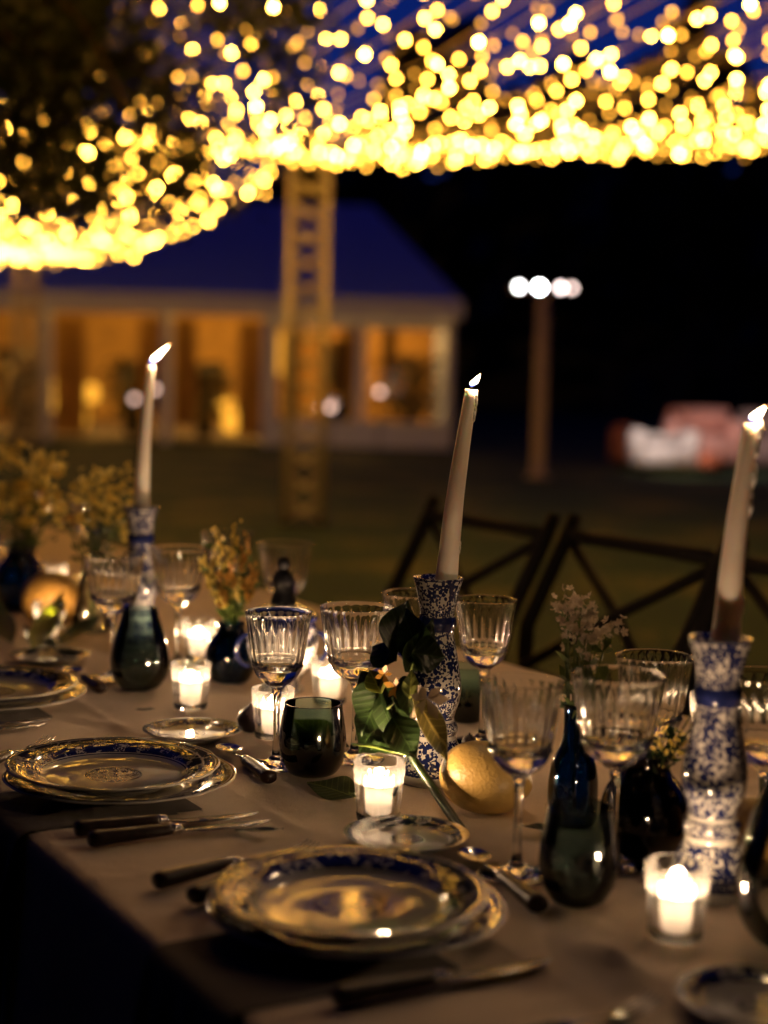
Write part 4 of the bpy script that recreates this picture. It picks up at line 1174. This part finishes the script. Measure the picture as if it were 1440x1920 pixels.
prop_leaf((632, 1412), (548, 1345), 2.20, 2.22, .060, M_LEAFY, 'bright green leaf propped behind the green tumbler, seen through it', (0, -1, .5))
prop_leaf((668, 1496), (572, 1456), 1.905, 1.965, .050, M_LEAFY, 'yellow green leaf on the cloth in front of the green tumbler', (0, -.5, .9))
prop_leaf((640, 1430), (636, 1372), 2.17, 2.2, .030, M_LEAF, 'small dark leaf between the green tumbler and the wide goblet', (.3, -1, .3))
for i, (a, b_, c, d, wd, lab) in enumerate(((60, 1215, 112, 1160, .05, 'green leaf leaning on the far votive cup'), (110, 1208, 190, 1178, .05, 'broad green leaf beside the far votive cup'), (100, 1222, 40, 1198, .055, 'dark leaf at the foot of the far votive'),
                                           (20, 1205, -30, 1150, .06, 'dark leaf near the far blue vase'), (150, 1225, 100, 1228, .04, 'dark leaf between the far bread plate and votive'))):
    loose_leaf(a, b_, c, d, wd, M_LEAF if i else M_LEAFY, lab, -.2, .3, .006 if i else .02)

# ---- flowers in vases
def bunch(v, h0, h1, spread, n, mats, label, seed, style, scale_b=1.0, lean=(0, 0)):
    r = random.Random(seed)
    q = thing('flower_bunch', v.location + Vector((0, 0, .004)), label, 'flowers')
    for i in range(n):
        a = r.uniform(0, 6.283); k = r.random()**.5; hh = h0 + (h1-h0)*r.random()
        tip = Vector((math.cos(a)*k*spread + lean[0], math.sin(a)*k*spread + lean[1], hh)); neck = Vector((math.cos(a)*k*.010, math.sin(a)*k*.010, min(h0*.7, .11)*.95))
        b = MB(); pts = [Vector((-.004*math.cos(a), -.004*math.sin(a), .012)), neck, neck.lerp(tip, .5)+Vector((0, 0, .008)), tip]
        b.mi = 0; b.tube(pts, [.0013, .0013, .0011, .0008], 5)
        for _ in range(r.randint(3, 6)):      # leaves up the stem
            t = r.uniform(.1, .8); p = neck.lerp(tip, t); d = Vector((r.gauss(0, 1), r.gauss(0, 1), r.uniform(.1, 1))).normalized(); s_ = d.cross(Vector((r.gauss(0, 1), r.gauss(0, 1), .3))).normalized()
            L_ = r.uniform(.014, .03); b.add([p, p+d*L_*.5+s_*L_*.2, p+d*L_, p+d*L_*.5-s_*L_*.2], [(0, 1, 2, 3)])
        b.mi = 1 + i % (len(mats)-1) if len(mats) > 2 else 1
        nb = {'spike': 14, 'cluster': 12, 'bloom': 16}[style]
        for j in range(nb):
            if style == 'spike':
                t = j/nb; p = neck.lerp(tip, .6+.42*t) + Vector((r.gauss(0, .004), r.gauss(0, .004), 0)); s = r.uniform(.0022, .0042)*scale_b*(1.2-.5*t)
                Mx = Matrix.Translation(p) @ Matrix.Rotation(r.uniform(0, 3), 4, 'X') @ Matrix.Diagonal((1, 1, 1.9, 1))
                b.lathe([(s*.1, -s), (s, 0), (s*.1, s)], 6, M=Mx)
            elif style == 'cluster':
                p = tip + Vector((r.gauss(0, .009), r.gauss(0, .009), r.gauss(0, .007)))*scale_b; s = r.uniform(.004, .007)*scale_b
                d0 = Vector((r.gauss(0, 1), r.gauss(0, 1), r.gauss(.5, 1))).normalized(); u = d0.orthogonal().normalized(); v_ = d0.cross(u)
                for c in range(5):
                    th = 2*math.pi*c/5; d = u*math.cos(th)+v_*math.sin(th)+d0*.4; sd = d0.cross(d).normalized()
                    b.add([p, p+d*s*.6+sd*s*.35, p+d*s, p+d*s*.6-sd*s*.35], [(0, 1, 2, 3)])
            else:
                th = j*2.4; ring = .4+.6*(j/nb); d = Vector((math.cos(th)*ring, math.sin(th)*ring, 1.1-ring)).normalized(); s = .022*scale_b*(.6+.4*ring); sd = d.cross(Vector((0, 0, 1))).normalized()
                b.add([tip, tip+d*s*.5+sd*s*.36, tip+d*s*1.0+sd*s*.2, tip+d*s*1.0-sd*s*.2, tip+d*s*.5-sd*s*.36], [(0, 1, 2, 3, 4)])
        b.obj('sprig', mats, q, smooth=False)
    return q
bunch(v_r, .14, .265, .052, 26, [M_STEM, M_YEL, M_ORG, M_YEL], 'yellow budded sprigs standing in the round blue vase', 21, 'spike', 1.25, (-.004, 0))
bunch(v_b, .20, .265, .034, 14, [M_STEM, M_WHT], 'small white blossom clusters in the blue bottle vase', 22, 'cluster', 1.0, (.008, 0))
bunch(v_n, .10, .155, .045, 8, [M_LEAF, M_YEL], 'dark greenery with few yellow tips in the navy vase', 23, 'spike', .45, (.01, 0))
bunch(v_l, .20, .40, .085, 22, [M_STEM, M_YEL, M_YEL], 'tall yellow blossom heads over the blue vase far along the table', 24, 'cluster', 1.8)
bunch(v_l, .17, .24, .10, 7, [M_STEM, M_ORG, M_YEL], 'full orange yellow blooms low over the far blue vase', 25, 'bloom', 1.6, (.03, -.02))
bunch(v_c, .19, .31, .085, 24, [M_STEM, M_YEL, M_YEL], 'brushy yellow sprays in the clear bottle vase', 26, 'cluster', 1.25, (.01, 0))

# ------------------------------------------------------------------ cross back chairs on the far side
def chairs():
    def build(root):
        W2 = .262; H = .95; lean = .14
        def post(s):
            return [(s*.20, .0, 0), (s*.215, .005, .45), (s*W2, .05, .70), (s*W2, .05+lean*.75, .90), (s*W2, .05+lean*.9, H)]
        for s in (-1, 1):
            b = MB(); b.tube(post(s), [.016, .019, .019, .018, .017], 10); p_ = b.obj('back_post', M_CHAIR, root)
            b = MB(); b.tube([(s*.21, -.40, 0), (s*.21, -.40, .44)], [.015, .018], 10); b.obj('front_leg', M_CHAIR, root)
            b = MB(); b.tube([(s*.208, -.4, .2), (s*.206, .0, .2)], .010, 8); b.obj('stretcher', M_CHAIR, root)
        b = MB(); b.bbox((-.22, -.42, .44), (.22, .0, .475), .012); b.obj('seat', M_CHAIR, root)
        def y(z): return .05 + lean*.75*(z-.70)/.2
        zt, zb = .905, .60
        b = MB(); b.tube([(-W2, y(zt), zt), (-.1, y(zt)+.012, zt), (.1, y(zt)+.012, zt), (W2, y(zt), zt)], .017, 10); b.obj('top_rail', M_CHAIR, root)
        b = MB(); b.tube([(-.226, y(zb)+.02, zb), (0, y(zb)+.035, zb), (.226, y(zb)+.02, zb)], .013, 8); b.obj('lower_rail', M_CHAIR, root)
        for s in (-1, 1):
            yo = .006*s
            b = MB(); b.tube([(-s*W2, y(zt)+yo, zt-.01), (0, (y(zt)+y(zb))/2+.018+yo*1.5, (zt+zb)/2), (s*.228, y(zb)+.02+yo, zb+.01)], .0125, 8); b.obj('cross_bar', M_CHAIR, root)
    # chair faces the table: its back (+y local) points away from the table along N2
    rz = ANG_N - math.pi/2
    def place(px, py, label):
        p = on_plane(px, py, .95); loc = Vector((p.x, p.y, 0)) - N2*.176 + A2*.262
        return loc, label
    l1, lb1 = place(816, 932, 'dark wooden cross back chair behind the taper candle by the lemon')
    c = thing('cross_back_chair', l1, lb1, 'chair', 'cross back chairs along the far side', rz)
    build(c)
    l2, lb2 = place(1078, 966, 'dark wooden cross back chair behind the white blossoms and dripping candle')
    dup(c, l2, lb2, rz)
    dup(c, l2 + A2*.56, 'dark wooden cross back chair past the dripping candle, last of the row', rz)
chairs()
print('bulbs in view', ns)
